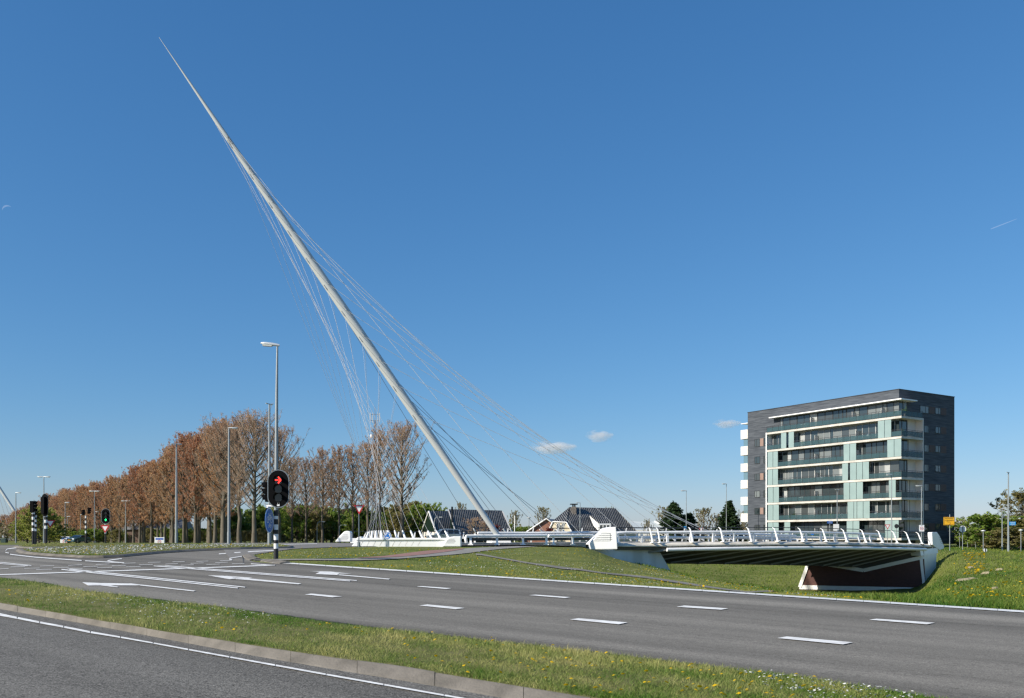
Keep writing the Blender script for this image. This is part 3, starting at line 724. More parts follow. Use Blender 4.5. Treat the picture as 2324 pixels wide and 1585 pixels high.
# crash barrier on the deck: top tube, dotted lower tube, short posts
def brl(s, o, z): return edge(s)-outn(max(.4, min(s, cum[-1]-.4)))[0]*o+Vector((0,0,z))
bt = [(cum[1]-.3,.30),(cum[1]+.35,.62),(cum[1]+1.1,.86),(cum[1]+1.9,.93)]
e1 = cum[13]
s = cum[2]-1.2
while s < e1-2.2: bt.append((s, .93)); s += 2.0
bt += [(e1-2.0,.92),(e1-.9,.82),(e1-.2,.55),(e1,.2)]
mb = MB(); mb.tube([brl(s, 1.6, z) for s, z in bt], .125, 14); bar = build('crash_barrier', mb, Wt, bridge)
mb = MB(); mb.tube([brl(s, 1.75, .42) for s in np.linspace(cum[1]+1.2, e1-1.4, 26)], .12, 12); build('lower_tube', mb, Wt, bar, origin=bridge['org'])
s = cum[1]+1.4; dots = MB()
while s < e1-1.6:
    n, t = outn(s); c = brl(s, 1.75, .37)+n*.115; dots.disc(c, .022, n-Vector((0,0,.5)), 8); s += .42
build('hole_row', dots, M['black'], bar, origin=bridge['org'])  # black discs paint the dark of the holes along the tube
s = cum[1]+1.0
while s < e1-1.0:
    n, t = outn(s); c = brl(s, 1.55, 0)
    b = MB(); b.prism([c-t*.11+n*.10, c+t*.11+n*.10, c+t*.09+n*.06+Vector((0,0,.86)), c-t*.09+n*.06+Vector((0,0,.86))], n*-.16); build('barrier_post', b, Wt, bar, origin=bridge['org']); s += 2.5
# far crash barrier and railing
fb = MB(); fb.tube([edge(s)+ACR*.90+Vector((0,0,.9)) for s in SS[2:54]], .12, 12); fbo = build('crash_barrier', fb, Wt, bridge)
b = MB(); b.tube([edge(s)+ACR*.90+Vector((0,0,.42)) for s in SS[2:54]], .11, 10); build('lower_tube', b, Wt, fbo, origin=bridge['org'])
for s in np.arange(1.5, cum[-1]-4, 2.5):
    c = edge(s)+ACR*.905; b = MB(); b.box(c.x-.08, c.x+.08, c.y-.06, c.y+.06, c.z-.02, c.z+.85); build('barrier_post', b, Wt, fbo, origin=bridge['org'])
# guard tube left of the span
mb = MB(); g0, g1 = W(1058,1217.3,71.0), W(1241,1216.2,75.2); mb.tube([g0+Vector((-.0,.25,-.5)), g0+Vector((-.06,.1,-.15)), g0, g0.lerp(g1,.5), g1], [.12,.12,.125,.125,.125], 14); gb = build('guard_tube', mb, Wt, bridge)
mb = MB(); mb.tube([W(1245,1216.4,75.4), W(1345,1215.6,78.2)], .125, 14); build('guard_tube', mb, Wt, bridge)
mb = MB(); a, b_ = W(1066,1228,71.6), W(1338,1226.5,78.3); mb.prism([a, a+Vector((0,0,.24)), a+Vector((0,.1,.24)), a+Vector((0,.1,0))], b_-a); build('guard_board', mb, M['darksteel'], bridge)
for u, d in ((1068,71.2),(1128,72.6),(1187,74.0),(1240,75.2),(1256,75.7),(1300,77.0)):
    p = W(u, 1219, d); g = W(u, 1236.5, d); b = MB(); b.prism([p+Vector((-.10,0,0)), p+Vector((.08,0,0)), g+Vector((.10,-.1,0)), g+Vector((-.07,-.1,0))], (0,.10,0)); b.obox(g+Vector((0,0,.02)), (.2,0,0), (0,.2,0), (0,0,.05)); build('guard_post', b, Wt, gb, origin=bridge['org'])

# concrete parapets
def slab(name, pts, d, th, mt=Wt, par=bridge, bevel=.06, d2=None, org=None):
    us = [p[0] for p in pts]; u0, u1 = min(us), max(us)
    P = [W(u, v, d if d2 is None else d+(d2-d)*(u-u0)/(u1-u0)) for u, v in pts]; mb = MB(); mb.prism(P, th); return build(name, mb, mt, par, bevel=bevel)
Zp = zc(1300, 1600, 2.438); Zs = zc(1300, 2050, 5.81)
parapet = slab('parapet', [Zs(620,783),Zs(700,680),Zs(720,655),(1040,1226.5),(1040,1242.5),(797,1242.5)], DN, (0,.55,0), bevel=.03)
slab('parapet_cap', [Zs(715,655),Zs(735,600),Zs(770,572),Zs(840,562),Zs(850,592),(1046,1221.2),(1046,1226.3)], DN-.10, (0,.9,0))
for x in np.arange(880, 2330, 148):
    a, b = Zs(x, 668), Zs(x-62, 780); mb = MB(); p, q = W(*a, DN-.012), W(*b, DN-.012); mb.prism([p, p+Vector((.018,0,0)), q+Vector((.018,0,0)), q], (0,.006,0)); build('joint', mb, M['concrete'], parapet, origin=bridge['org'])
def endblock(pts, d, th, grooves, par=bridge, d2=None):
    o = slab('end_block', pts, d, th, d2=d2)
    us = [p[0] for p in pts]; u0, u1 = min(us), max(us); dd = lambda u: (d if d2 is None else d+(d2-d)*(u-u0)/(u1-u0))
    g = MB()
    for (ua, va, ub, vb, t) in grooves:
        P = [W(ua, va, dd(ua)), W(ub, vb, dd(ub)), W(ub, vb+t, dd(ub)), W(ua, va+t, dd(ua))]; n = Vector(th).normalized()*.01; g.prism([p-n for p in P], n*.7)
    build('groove', g, M['darksteel'], o, origin=bridge['org'])
B1 = [Zp(*p) for p in [(1143,1432),(1170,1385),(1192,1352),(1230,1335),(1262,1331),(1326,1331),(1326,1432)]]
def gl(Z, pts, t): return [(*Z(x0, y0), *Z(x1, y1), t) for x0, y0, x1, y1 in pts]
endblock(B1, DN-.5, (0,1.0,0), gl(Zp, [(1205,1357,1262,1357),(1190,1369,1270,1369),(1185,1382,1274,1382),(1172,1394,1262,1394)], .55))
B2 = [Z6(*p) for p in [(165,580),(158,520),(172,500),(300,380),(345,332),(400,318),(478,314),(496,575)]]
endblock(B2, 78.0, (-.2,.9,0), gl(Z6, [(290,384,408,388),(265,409,428,412),(240,433,428,436),(225,454,432,457),(205,475,412,476)], .75)+[(*Z6(408,388), Z6(412,388)[0], Z6(0,388)[1], Z6(0,476)[1]-Z6(0,388)[1])], d2=77.7)
B3 = [Zs(*p) for p in [(232,686),(330,560),(420,470),(455,440),(500,432),(570,436),(595,465),(595,686)]]
endblock(B3, 84.0, (0,1.0,0), gl(Zs, [(425,520,525,520),(400,551,540,551),(375,577,545,577),(355,604,540,604),(340,636,522,636)], .5))
slab('parapet', [(795,1222),(900,1222),(900,1234),(795,1234)], 88.3, (0,.5,0), bevel=.03)
Zr = zc(3000, 2050, 2.12)
# abutment on the road side of the cutting
AB = [Z6(*p) for p in [(112,583),(970,570),(985,640),(1052,640),(1112,822),(1160,1000),(300,1000),(112,700)]]
slab('abutment', [AB[0],AB[1],AB[4],AB[5],AB[6],AB[7]], 77.6, (-1.0,3.4,0), d2=83.2, mt=mat('white_render', (.78,.78,.76), .8, col2=(.56,.55,.49), scale=.6, bump=.15, bscale=12, stretch=(1,1,.35)))
# far abutment: brick wall framed in white, V-notched under the belly, flank wall on the bank
c0 = W(2097, 1262, 104.0); fl = Vector((-12.8, 6.0, 0)); wn = Vector((-6.0,-12.8,0)).normalized()
def wp(t, z): return Vector((c0.x, c0.y, 0))+fl*t+Vector((0,0,z))
zb = CZ-6.05
brick = mat('dark_brick', (.13,.062,.052), .9, col2=(.09,.046,.042), scale=3, bump=.5, bscale=14, stretch=(1,1,3.2))
mb = MB(); P = [wp(-.02,zb-1.2), wp(1.0,zb-1.2), wp(.97,zb), wp(.90,CZ-2.9), wp(.46,CZ-3.9), wp(.0,CZ-2.15)]; mb.prism(P, -wn*.8); aw = build('brick_wall', mb, brick, bridge)
def band(a, b, w, name='white_band', out=.06):
    d = (b-a).normalized(); u = d.cross(wn).normalized(); mb = MB(); mb.prism([a-u*w/2, b-u*w/2, b+u*w/2, a+u*w/2], wn*out); return build(name, mb, Wt, aw, origin=bridge['org'])
band(wp(-.03,zb+.0), wp(.975,zb+.0), .50)
mb = MB(); mb.prism([wp(.0,CZ-2.15), wp(.46,CZ-3.9), wp(.90,CZ-2.9), wp(.90,CZ-.7), wp(0,CZ-.7)], -wn*.7); build('bearing_wall', mb, M['dark'], aw, origin=bridge['org'])  # dark sheet paints the shadow above the white V band
band(wp(.46,CZ-3.9), wp(0.0,CZ-2.25), .42, out=.10); band(wp(.46,CZ-3.9), wp(.90,CZ-2.9), .42, out=.10)
band(wp(.972,zb), wp(.895,CZ-2.8), .38, out=.13); band(wp(-.005,zb), wp(.025,CZ-2.1), .30, out=.13)
mb = MB(); mb.prism([W(2093,1256,104), W(2126,1252,106.8), W(2124,1290,106.5), W(2104,1344,104.6), W(2103,1362,104.2), W(2095,1362,104)], (-1.2,2.4,0)); build('flank_wall', mb, Wt, bridge)
mb = MB(); mb.prism([W(2088,1247,103.4), W(2128,1244,107), W(2129,1256,107), W(2090,1262,103.4)], (-1.6,3.2,0)); build('bearing_beam', mb, Wt, bridge)
B4 = [Zr(*p) for p in [(1543,172),(1552,168),(1588,168),(1612,205),(1648,290),(1642,310),(1606,322),(1548,276)]]
endblock(B4, 105.5, (-.15,.8,0), gl(Zr, [(1600,208,1618,214),(1604,224,1625,231),(1608,240,1633,249),(1614,256,1640,267)], .7), d2=108.5)
# approach slab between the parapets and the span
mb = MB(); mb.strip([W(1040,1238.2,68.6), W(1140,1237.5,72), W(1340,1236,78.2)], [W(840,1234.5,90), W(960,1234.5,91), W(1180,1234.5,89.5)], 4); build('approach_slab', mb, M['dark'], bridge)
# far railing
mb = MB(); fr0, fr1, fr2 = W(795,1206.5,87.6), W(1180,1207.5,92.0), W(1420,1206,95); mb.tube([fr0, fr1, fr2]+[edge(s)+ACR*1.0+Vector((0,0,1.36)) for s in SS[12::6]], .032, 6); fo = build('railing', mb, M['darksteel'], bridge)
for u in np.arange(905, 1330, 37):
    d = 88.8+(u-905)*.012; p = W(u, 1207, d); g = W(u-2.5, 1223, d); mb = MB(); mb.prism([p+Vector((-.06,0,0)), p+Vector((.05,0,0)), g+Vector((.09,0,0)), g+Vector((-.07,0,0))], (0,.1,0)); build('railing_post', mb, Wt, fo, origin=bridge['org'])
for j, s in enumerate(np.arange(6, cum[-1]-1, 2.6)):
    c = edge(s)+ACR; mb = MB(); mb.prism([c+Vector((-.08,0,0)), c+Vector((.08,0,0)), c+Vector((.3,-.2,1.36)), c+Vector((.2,-.2,1.36))], (0,.1,0)); build('railing_post', mb, Wt, fo, origin=bridge['org'])
# ---------------------------------------------------------------- apartment block
O = Vector((61.7,144.0,0)); aa = Vector((-.533,.846,0)); bb = Vector((.846,.533,0))
LA, LB, ZT = 32.0, 15.1, CZ+23.6
Zb = zc(2950, 1520, 2.3305)
def Pb(s, t, z): return O+aa*s+bb*t+Vector((0,0,z))
def s_at(x, t, Z=Zb):
    k = (Z(x, 0)[0]-UC)/F; return (k*(O.y+bb.y*t)-O.x-bb.x*t)/(aa.x-k*aa.y)
def t_at(x, s, Z=Zb):
    k = (Z(x, 0)[0]-UC)/F; return (k*(O.y+aa.y*s)-O.x-aa.x*s)/(bb.x-k*bb.y)
def z_at(y, s, t): return CZ+(HZ-Zb(0, y)[1])*Pb(s, t, 0).y/F
block = thing('apartment_block', 'dark brick apartment block with glazed wrap-around balconies beyond the bridge', 'building', (O.x, O.y, 0), world=True)
slate = mat('slate_brick', (.040,.048,.060), .8, col2=(.098,.110,.126), scale=.9, stretch=(.5,.5,7), detail=9, bump=.6, bscale=7, spec=.35)
gls = [mat('window_glass', (.035,.05,.055), .04, spec=1.0), mat('window_curtain', (.17,.19,.19), .25, spec=.6), mat('window_dim', (.06,.07,.072), .08, spec=.8), mat('window_pale', (.40,.42,.41), .3)]
frame_m = mat('window_frame', (.03,.033,.036), .5); fr_pale = mat('pale_frame', (.42,.43,.42), .5)
conc = mat('balcony_concrete', (.62,.60,.55), .85, col2=(.44,.42,.37), scale=.7, stretch=(1,1,2), detail=7)
frost = mat('frosted_glass', (.265,.355,.345), .22, var=.06, scale=.6, spec=.6)
bglass = glassmat('balustrade_glass', (.085,.165,.185), .42, .05); brownp = mat('brown_panel', (.27,.18,.145), .6, var=.08, scale=2)
brownd = mat('brown_panel_shaded', (.075,.042,.032), .6, var=.08, scale=2)  # same brown panel, with the shade of the right facade in its colour
inner = mat('inner_wall', (.10,.105,.11), .85); cream = mat('cream_render', (.66,.63,.58), .8)
mb = MB(); P = lambda s0, s1, t0, t1, z0, z1, m: m.add([Pb(s, t, z) for s in (s0, s1) for t in (t0, t1) for z in (z0, z1)], [(0,1,3,2),(4,6,7,5),(0,4,5,1),(2,3,7,6),(0,2,6,4),(1,5,7,3)])
P(0, LA, 0, LB, .85, ZT, mb); build('wall', mb, slate, block)
mb = MB(); P(1.0, LA-1, 1.5, LB-1.5, -2, .85, mb)
mb2 = MB(); P(-.06, LA+.06, -.06, LB+.06, ZT, ZT+.10, mb2); build('roof_edge', mb2, frame_m, block); build('plinth', mb, inner, block)
TO = -1.35; SO = -1.35
SE = s_at(272, TO); TE = t_at(1730, SO)
ZL = [CZ+z for z in (19.15,15.95,12.75,9.5,6.3,3.1,-.1)]      # tops of the balcony slabs
# glazing set back behind the balconies
def glaze(k, z0, z1, s0, s1, t):
    fr = MB(); pn = [MB() for _ in gls]; s = s0; r = random.Random(k*7+3)
    while s < s1-.3:
        w = r.choice((.75,.95,1.25,1.6)); e = min(s+w, s1); g = r.choices(range(4), (6,1.8,3,.5))[0]
        pn[g].poly([Pb(s, t, z0), Pb(e, t, z0), Pb(e, t, z1), Pb(s, t, z1)][::-1])
        fw = r.choice((.05,.08,.13)); P(e-fw, e, t-.06, t-.005, z0, z1, fr); s = e
    P(s0, s1, t-.06, t-.005, z1-.12, z1, fr); P(s0, s1, t-.06, t-.005, z0, z0+.1, fr)
    w = build('glazing', fr, fr_pale if k % 2 else frame_m, block)
    m = MB()
    for i, p in enumerate(pn):
        m.mi = i; m.add(p.v, p.f)
    build('pane', m, gls, w, origin=block['org'])
    return w
FL = []                                              # frosted panels per storey, in crop columns
FL = [[], [(405,455),(475,526),(1308,1369),(1371,1433)], [(280,329),(331,376),(988,1045),(1047,1106),(1395,1459),(1461,1527)], [(280,327),(329,377),(975,1031),(1048,1107),(1109,1165),(1167,1226)],
      [(283,332),(334,386),(988,1045),(1047,1107),(1109,1169),(1410,1475)], [(283,330),(332,386),(1025,1083),(1085,1112),(1114,1170),(1172,1233)], [(283,330),(332,384),(437,491),(1017,1075),(1077,1136),(1375,1439),(1441,1503)]]
tops = [CZ+21.75]+[z-.34 for z in ZL]
for k in range(7):
    z0, z1 = ZL[k], tops[k]
    # slab
    m = MB(); P(SO, SE, TO, .0, z0-.34, z0, m); P(SO, -.0, 0, TE, z0-.34, z0, m); build('balcony_slab', m, conc, block)
    glaze(k, z0, z1-.02, .02 if k else -.0, SE-.15 if k else SE-2.0, -.03)
    # returning glazing round the corner
    m = MB(); m.mi = 0
    t = .02
    mm = MB(); pn = MB(); r = random.Random(k+50)
    while t < TE*.45:
        e = t+r.choice((.7,1.0,1.3)); pn.mi = r.choices(range(4), (6,2,3,.5))[0]; pn.poly([Pb(-.03, t, z0), Pb(-.03, e, z0), Pb(-.03, e, z1), Pb(-.03, t, z1)]); P(-.09, -.04, e-.07, e, z0, z1, mm); t = e
    g = build('glazing', mm, frame_m, block); build('pane', pn, gls, g, origin=block['org'])
    if k:
        m = MB(); P(-.05, -.004, TE*.5, TE, z0, z1, m); build('inner_wall', m, cream, block)
    # frosted panels
    for x0, x1 in FL[k]:
        m = MB(); s0, s1 = s_at(x1, TO+.03), s_at(x0, TO+.03); P(s0+.02, s1-.02, TO+.03, TO+.07, z0+.03, z1-.05, m); build('frosted_panel', m, frost, block, bevel=.01)
    # balustrades between the panels
    spans = []; cur = SE
    for x0, x1 in FL[k]:
        a, b = s_at(x0, TO), s_at(x1, TO)
        if cur-a > .5: spans.append((a, cur))
        cur = b
    if cur-SO > .5: spans.append((SO, cur))
    for i, (s0, s1) in enumerate(spans):
        fr = MB(); gl_ = MB(); n = max(1, round((s1-s0)/1.35))
        P(s0, s1, TO+.02, TO+.07, z0+1.05, z0+1.12, fr); P(s0, s1, TO+.03, TO+.06, z0+.04, z0+.09, fr); P(s0, s1, TO+.03, TO+.06, z0+.84, z0+.87, fr)
        for j in range(n+1):
            s = s0+(s1-s0)*j/n; P(s-.02, s+.02, TO+.025, TO+.065, z0, z0+1.06, fr)
        b = build('balustrade', fr, frame_m, block); P(s0+.02, s1-.02, TO+.044, TO+.052, z0+.1, z0+.84, gl_); build('glass', gl_, bglass, b, origin=block['org'])
    fr = MB(); gl_ = MB()
    for z in (1.05, .84): P(SO+.02, SO+.06, TO+.08, TE-.03, z0+z, z0+z+.06, fr)
    for j in range(5):
        t = TO+.1+(TE-TO-.2)*j/4; P(SO+.025, SO+.055, t-.02, t+.02, z0, z0+1.05, fr)
    b = build('balustrade', fr, frame_m, block); P(SO+.036, SO+.044, TO+.1, TE-.05, z0+.08, z0+.84, gl_); build('glass', gl_, bglass, b, origin=block['org'])
    # white privacy screens that divide the balconies
    r = random.Random(k+90)
    for s in ((7.3, 15.6) if k else (8.0, 16.5, 2.5)):
        m = MB(); P(s, s+.06, TO+.35, -.1, z0, z0+1.75, m); build('privacy_screen', m, cream, block)
# white frame on the far end of the balconies, fin wall at the right end, canopy
m = MB(); P(SE, SE+.22, TO-.02, .0, ZL[6]-3, ZL[0]+.02, m); build('end_frame', m, M['white'], block)
m = MB(); P(SO+.02, 0, TE, TE+.2, ZL[6]-2, ZL[0]-.0, m); build('fin_wall', m, cream, block)
sc0 = s_at(297, -1.15)
m = MB(); P(-1.3, sc0, -1.3, -.0, CZ+21.75, CZ+21.93, m); P(-1.3, -.0, 0, t_at(1678, -1.3), CZ+21.75, CZ+21.93, m); build('canopy', m, M['white'], block)
# ground-storey columns
m = MB()
for s in (4, 10, 16, 22): P(s, s+.5, -.9, -.4, -2, ZL[6]-.34, m)
build('column', m, inner, block)
# windows in the brick, left of the balconies
def window(s0, s1, z0, z1, side, g):
    fr = MB(); pn = MB()
    def Q(u0, u1, w0, w1, zz0, zz1, m):
        if side == 'L': P(u0, u1, -w1, -w0, zz0, zz1, m)
        else: P(-w1, -w0, u0, u1, zz0, zz1, m)
    f = .09
    Q(s0, s0+f, .004, .05, z0, z1, fr); Q(s1-f, s1, .004, .05, z0, z1, fr); Q(s0+f, s1-f, .004, .05, z1-f, z1, fr); Q(s0+f, s1-f, .004, .07, z0, z0+f, fr); Q(s0+(s1-s0)*.62, s0+(s1-s0)*.62+.06, .004, .045, z0+f, z1-f, fr)
    w = build('window', fr, frame_m, block); Q(s0+f, s1-f, .004, .016, z0+f, z1-f, pn); pn.mi = 0; build('pane', pn, gls[g], w, origin=block['org'])
def panel(s0, s1, z0, z1, side, mt):
    m = MB(); (P(s0, s1, -.03, -.003, z0, z1, m) if side == 'L' else P(-.03, -.003, s0, s1, z0, z1, m)); build('brown_panel', m, mt, block)
wl0, wl1 = s_at(211, 0), s_at(160, 0); wr0, wr1 = s_at(268, 0), s_at(243, 0)
for k, (y0, y1) in enumerate([(548,622),(712,780),(872,936),(1032,1096),(1192,1256),(1352,1412)]):
    z1, z0 = z_at(y0, wl0, 0), z_at(y1, wl0, 0)
    window(wl0, wl1, z0, z1, 'L', (2,0,2,1,0,2)[k]); window(max(wr0, SE+.25), wr1, z0, z1, 'L', (0,2,0,2,0,0)[k])
    if k % 2 == 0: panel(wr1+.01, wl0-.01, z0+.05, z1, 'L', brownp)
a0, a1 = t_at(1842, 0), t_at(1893, 0); p0, p1 = t_at(1895, 0), t_at(1946, 0); c0_, c1_ = max(TE+.22, t_at(1738, 0)), t_at(1783, 0); d0_, d1_ = t_at(1786, 0), t_at(1838, 0)
for k, y in enumerate([255,434,612,794,972,1154,1338]):
    z1, z0 = z_at(y, 0, a0), z_at(y+64, 0, a0)
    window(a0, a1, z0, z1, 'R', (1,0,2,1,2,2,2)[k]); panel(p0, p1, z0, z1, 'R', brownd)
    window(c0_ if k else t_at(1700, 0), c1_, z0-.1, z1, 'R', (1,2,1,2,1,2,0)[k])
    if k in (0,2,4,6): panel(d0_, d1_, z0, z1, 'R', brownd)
# balconies on the far end
for k, (y0, y1) in enumerate([(466,556),(620,708),(780,862),(935,1018),(1091,1172),(1246,1330)]):
    z1, z0 = z_at(y0, LA+1, .6), z_at(y1-4, LA+1, .6); s1 = LA+2.1
    m = MB(); P(LA, s1, .3, 4.5, z0, z1, m); build('end_balcony', m, cream, block, bevel=.03)
    if k in (0,1,2,4): 
        m = MB(); P(LA+.05, s1-.6, .5, .53, z0-1.9, z0-.02, m); build('wind_screen', m, glassmat('screen_glass', (.25,.38,.42), .35), block)
m = MB(); zz = z_at(405, LA+1, .6); P(LA, LA+1.9, .2, 4.5, zz-.12, zz, m); build('canopy', m, M['white'], block)
# things standing on the balconies
def chair_proto():
    c = thing('balcony_chair', 'white chair standing on an apartment balcony', 'chair', (0,0,0), 0, 'chairs on the apartment balconies')
    m = MB(); m.box(-.25,.25,-.25,.25,.40,.46); build('seat', m, M['white'], c)
    m = MB(); m.box(-.25,.25,.21,.27,.46,.95); build('backrest', m, M['white'], c)
    for x in (-.22,.22):
        for y in (-.22,.22):
            m = MB(); m.tube([(x,y,0),(x,y,.4)], .022, 5); build('leg', m, M['white'], c)
    return c
ch = chair_proto(); first = True
def onb(x, k, t=-.75): return Pb(s_at(x, t), t, ZL[k])
for x, k, rz in [(1190,1,.5),(1225,1,2),(1270,1,1),(760,3,.4),(790,3,2.2),(870,3,1.2),(910,3,.2),(1140,0,1),(985,5,.8),(345,1,1.4),(1355,5,.4),(1300,5,2)]:
    p = onb(x, k)
    if first: ch.location = p; ch.rotation_euler = (0,0,rz); first = False
    else: dup(ch, p, rz)
def pot_proto():
    c = thing('potted_plant', 'potted plant standing on an apartment balcony', 'potted plant', (0,0,0), 0, 'potted plants on the apartment balconies')
    m = MB(); m.tube([(0,0,0),(0,0,.38)], [.15,.2], 10); build('pot', m, mat('pot_clay', (.5,.42,.38), .7), c)
    V = []; r = np.random.default_rng(5)
    for i in range(60):
        p = r.normal(0, 1, 3)*(.2,.2,.22)+(0,0,.62); a = r.normal(0, .09, 3); b_ = r.normal(0, .09, 3); V += [p, p+a, p+b_]
    fast_mesh('foliage', np.array(V), np.arange(180).reshape(-1, 3), leafmat('pot_leaves', (.05,.12,.02), (.12,.2,.04)), c, tint=r.uniform(0, 1, 180)); return c
pt = pot_proto(); first = True
for x, k in [(615,1),(770,1),(1480,0),(1560,0),(720,3),(500,5),(530,5),(1020,4),(745,4),(1310,4),(1540,1),(880,5)]:
    p = onb(min(x, 1500), k, -1.0)
    if x > 1500: p = Pb(-1.0, t_at(x, -1.0), ZL[k])
    if first: pt.location = p; first = False
    else: dup(pt, p, x*.1, (1,1,1+.3*math.sin(x)))
for x, k, w, h, lab in [(600,4,.95,.9,'white cabinet on a lower balcony of the dark apartment block'),(620,0,1.1,.8,'beige storage box on the top balcony of the dark apartment block')]:
    p = onb(x, k); c = thing('balcony_cabinet', lab, 'cabinet', p, math.atan2(aa.y, aa.x)); m = MB(); m.box(-w/2, w/2, -.25, .25, 0, h); build('body', m, cream, c, bevel=.02); m = MB(); m.box(-.01, .01, -.27, -.26, .05, h-.05); build('door_gap', m, inner, c)
# ---------------------------------------------------------------- houses behind the bridge
def tilemat(name, ca, cb, dirv, pitch=.30):
    m = mat(name, ca, .55, spec=.5); nt = m.node_tree; N = nt.nodes; L = nt.links; b = N['Principled BSDF']
    geo = N.new('ShaderNodeNewGeometry'); dt = N.new('ShaderNodeVectorMath'); dt.operation = 'DOT_PRODUCT'; dt.inputs[1].default_value = dirv; L.new(geo.outputs['Position'], dt.inputs[0])
    nz = N.new('ShaderNodeTexNoise'); nz.inputs['Scale'].default_value = 1.3; L.new(geo.outputs['Position'], nz.inputs['Vector'])
    ml = N.new('ShaderNodeMath'); ml.operation = 'MULTIPLY'; ml.inputs[1].default_value = 2*math.pi/pitch; L.new(dt.outputs['Value'], ml.inputs[0])
    sn = N.new('ShaderNodeMath'); sn.operation = 'SINE'; L.new(ml.outputs[0], sn.inputs[0])
    r = N.new('ShaderNodeMapRange'); r.inputs[1].default_value = -.2; r.inputs[2].default_value = .9; L.new(sn.outputs[0], r.inputs[0])
    mu = N.new('ShaderNodeMath'); mu.operation = 'MULTIPLY'; L.new(r.outputs[0], mu.inputs[0]); L.new(nz.outputs['Fac'], mu.inputs[1])
    mx = N.new('ShaderNodeMix'); mx.data_type = 'RGBA'; mx.inputs[6].default_value = (*ca, 1); mx.inputs[7].default_value = (*cb, 1); L.new(mu.outputs[0], mx.inputs[0]); L.new(mx.outputs[2], b.inputs['Base Color'])
    bp = N.new('ShaderNodeBump'); bp.inputs['Strength'].default_value = .8; bp.inputs['Distance'].default_value = .06; L.new(sn.outputs[0], bp.inputs['Height']); L.new(bp.outputs[0], b.inputs['Normal'])
    return m
tile = tilemat('roof_tiles', (.018,.02,.024), (.42,.42,.40), (.97,.2,0), .34)  # pale stripes paint the glint of the tiles into the colour
green = mat('green_boards', (.010,.022,.015), .9, spec=.05, var=.15, scale=3); wtrim = M['white']
def pan(mb, pts): mb.poly([W(*p) for p in pts])
gd = lambda u, d: HZ-(tz((u-UC)*d/F, d)-CZ)*F/d
Zh = zc(1600, 1950, 2.905)
def hh(x, y, d): u, v = Zh(x, y); return (u, v, d)
# house with two black-tiled volumes
h1 = thing('house', 'low house with two black tiled roofs and a dark green gable behind the bridge', 'house', ground(1050, 150), world=True)
# left volume: gable end faces left-front
rp, rq = W(*hh(338,288,150)), W(*hh(575,290,154))          # ridge
e1, e2 = W(*hh(420,520,147)), W(*hh(668,520,151))           # front eaves
b1, b2 = W(*hh(255,520,156)), W(*hh(500,520,160))           # rear eaves
m = MB(); m.prism([e1, e2, rq, rp], Vector((0,.05,.22))); m.prism([b1, rp, rq, b2], Vector((0,.05,.22))); build('roof', m, tile, h1)
dn = Vector((0,0,-6))
m = MB(); m.poly([e1, rp, b1]); build('gable', m, green, h1)
m = MB(); m.poly([e1, b1, b1+dn, e1+dn]); m.poly([e1, e1+dn, e2+dn, e2]); build('wall', m, cream, h1)
m = MB()
for p, q in ((e1, rp), (b1, rp)): m.prism([p+Vector((-.12,-.15,-.02)), q+Vector((-.12,-.15,-.02)), q+Vector((-.12,-.15,.22)), p+Vector((-.12,-.15,.22))], (.16,.1,0))
build('bargeboard', m, wtrim, h1)
rp, rq = W(*hh(568,270,150)), W(*hh(1182,284,158)); e1, e2 = W(*hh(662,560,146)), W(*hh(1310,560,154)); b1, b2 = rp+(rp-e1)*1.0, rq+(rq-e2)*1.0
b1.z = e1.z; b2.z = e2.z; b1.x = rp.x+2.5; b2.x = rq.x-1
m = MB(); m.prism([e1, e2, rq, rp], Vector((0,.05,.22))); m.prism([b1, rp, rq, b2], Vector((0,.05,.22))); build('roof', m, tile, h1)
m = MB(); m.poly([e1, rp, b1, b1+dn, e1+dn]); m.poly([e2, e2+dn, b2+dn, b2, rq]); m.poly([e1, e1+dn, e2+dn, e2]); build('wall', m, green, h1)
m = MB(); m.prism([e2+Vector((0,-.2,0)), rq+Vector((0,-.2,.1)), rq+Vector((.22,-.2,.1)), e2+Vector((.22,-.2,0))], (0,.2,0)); m.prism([e1+Vector((0,-.2,.2)), rp+Vector((0,-.2,.2)), rp+Vector((-.2,-.2,.2)), e1+Vector((-.2,-.2,.2))], (0,.2,0)); build('bargeboard', m, mat('grey_trim', (.4,.4,.4), .6), h1)
m = MB(); p = W(*hh(606,410,147.3)); m.tube([p, p+Vector((0,0,2.6))], .16, 8); build('flue', m, M['darksteel'], h1)
# house with hipped roof, dormer and chimney
h2 = thing('house', 'house with hipped black roof, chimney, white dormer and beige gable with two windows', 'house', ground(1340, 150), world=True)
D2 = 148
A = W(*hh(1775,400,D2)); Bp = W(*hh(1935,408,D2-1)); top = W(*hh(1965,243,D2+4)); top2 = Zc = W(*zc(2300,2000,2.905)(470,112), D2+8)
bl = W(*hh(1700,556,D2)); br = W(*hh(2015,556,D2-2)); dz = Vector((0,0,-5))
r2 = W(*zc(2300,2000,2.905)(735,392), D2+5)
eL = br; 
m = MB(); m.prism([Bp, br, br+Vector((0,0,-.4)), r2+Vector((0,0,-.4)), r2, top2, top], Vector((0,.05,.2))); m.prism([A, Bp, top], Vector((0,.05,.15)))
bk = Vector((3.0,9,0)); m.prism([A, top, top2, r2+Vector((0,8,0)), bl+bk, A+bk*.6], Vector((0,0,.15))); build('roof', m, tile, h2)
beige = mat('beige_render', (.56,.49,.36), .85, var=.05, scale=2)
m = MB(); m.poly([A+Vector((0,-.02,0)), bl, bl+dz, br+dz, br, Bp+Vector((0,-.02,0))]); m.poly([br, br+dz, r2+dz+Vector((0,0,0)), r2]); build('wall', m, beige, h2)
m = MB()
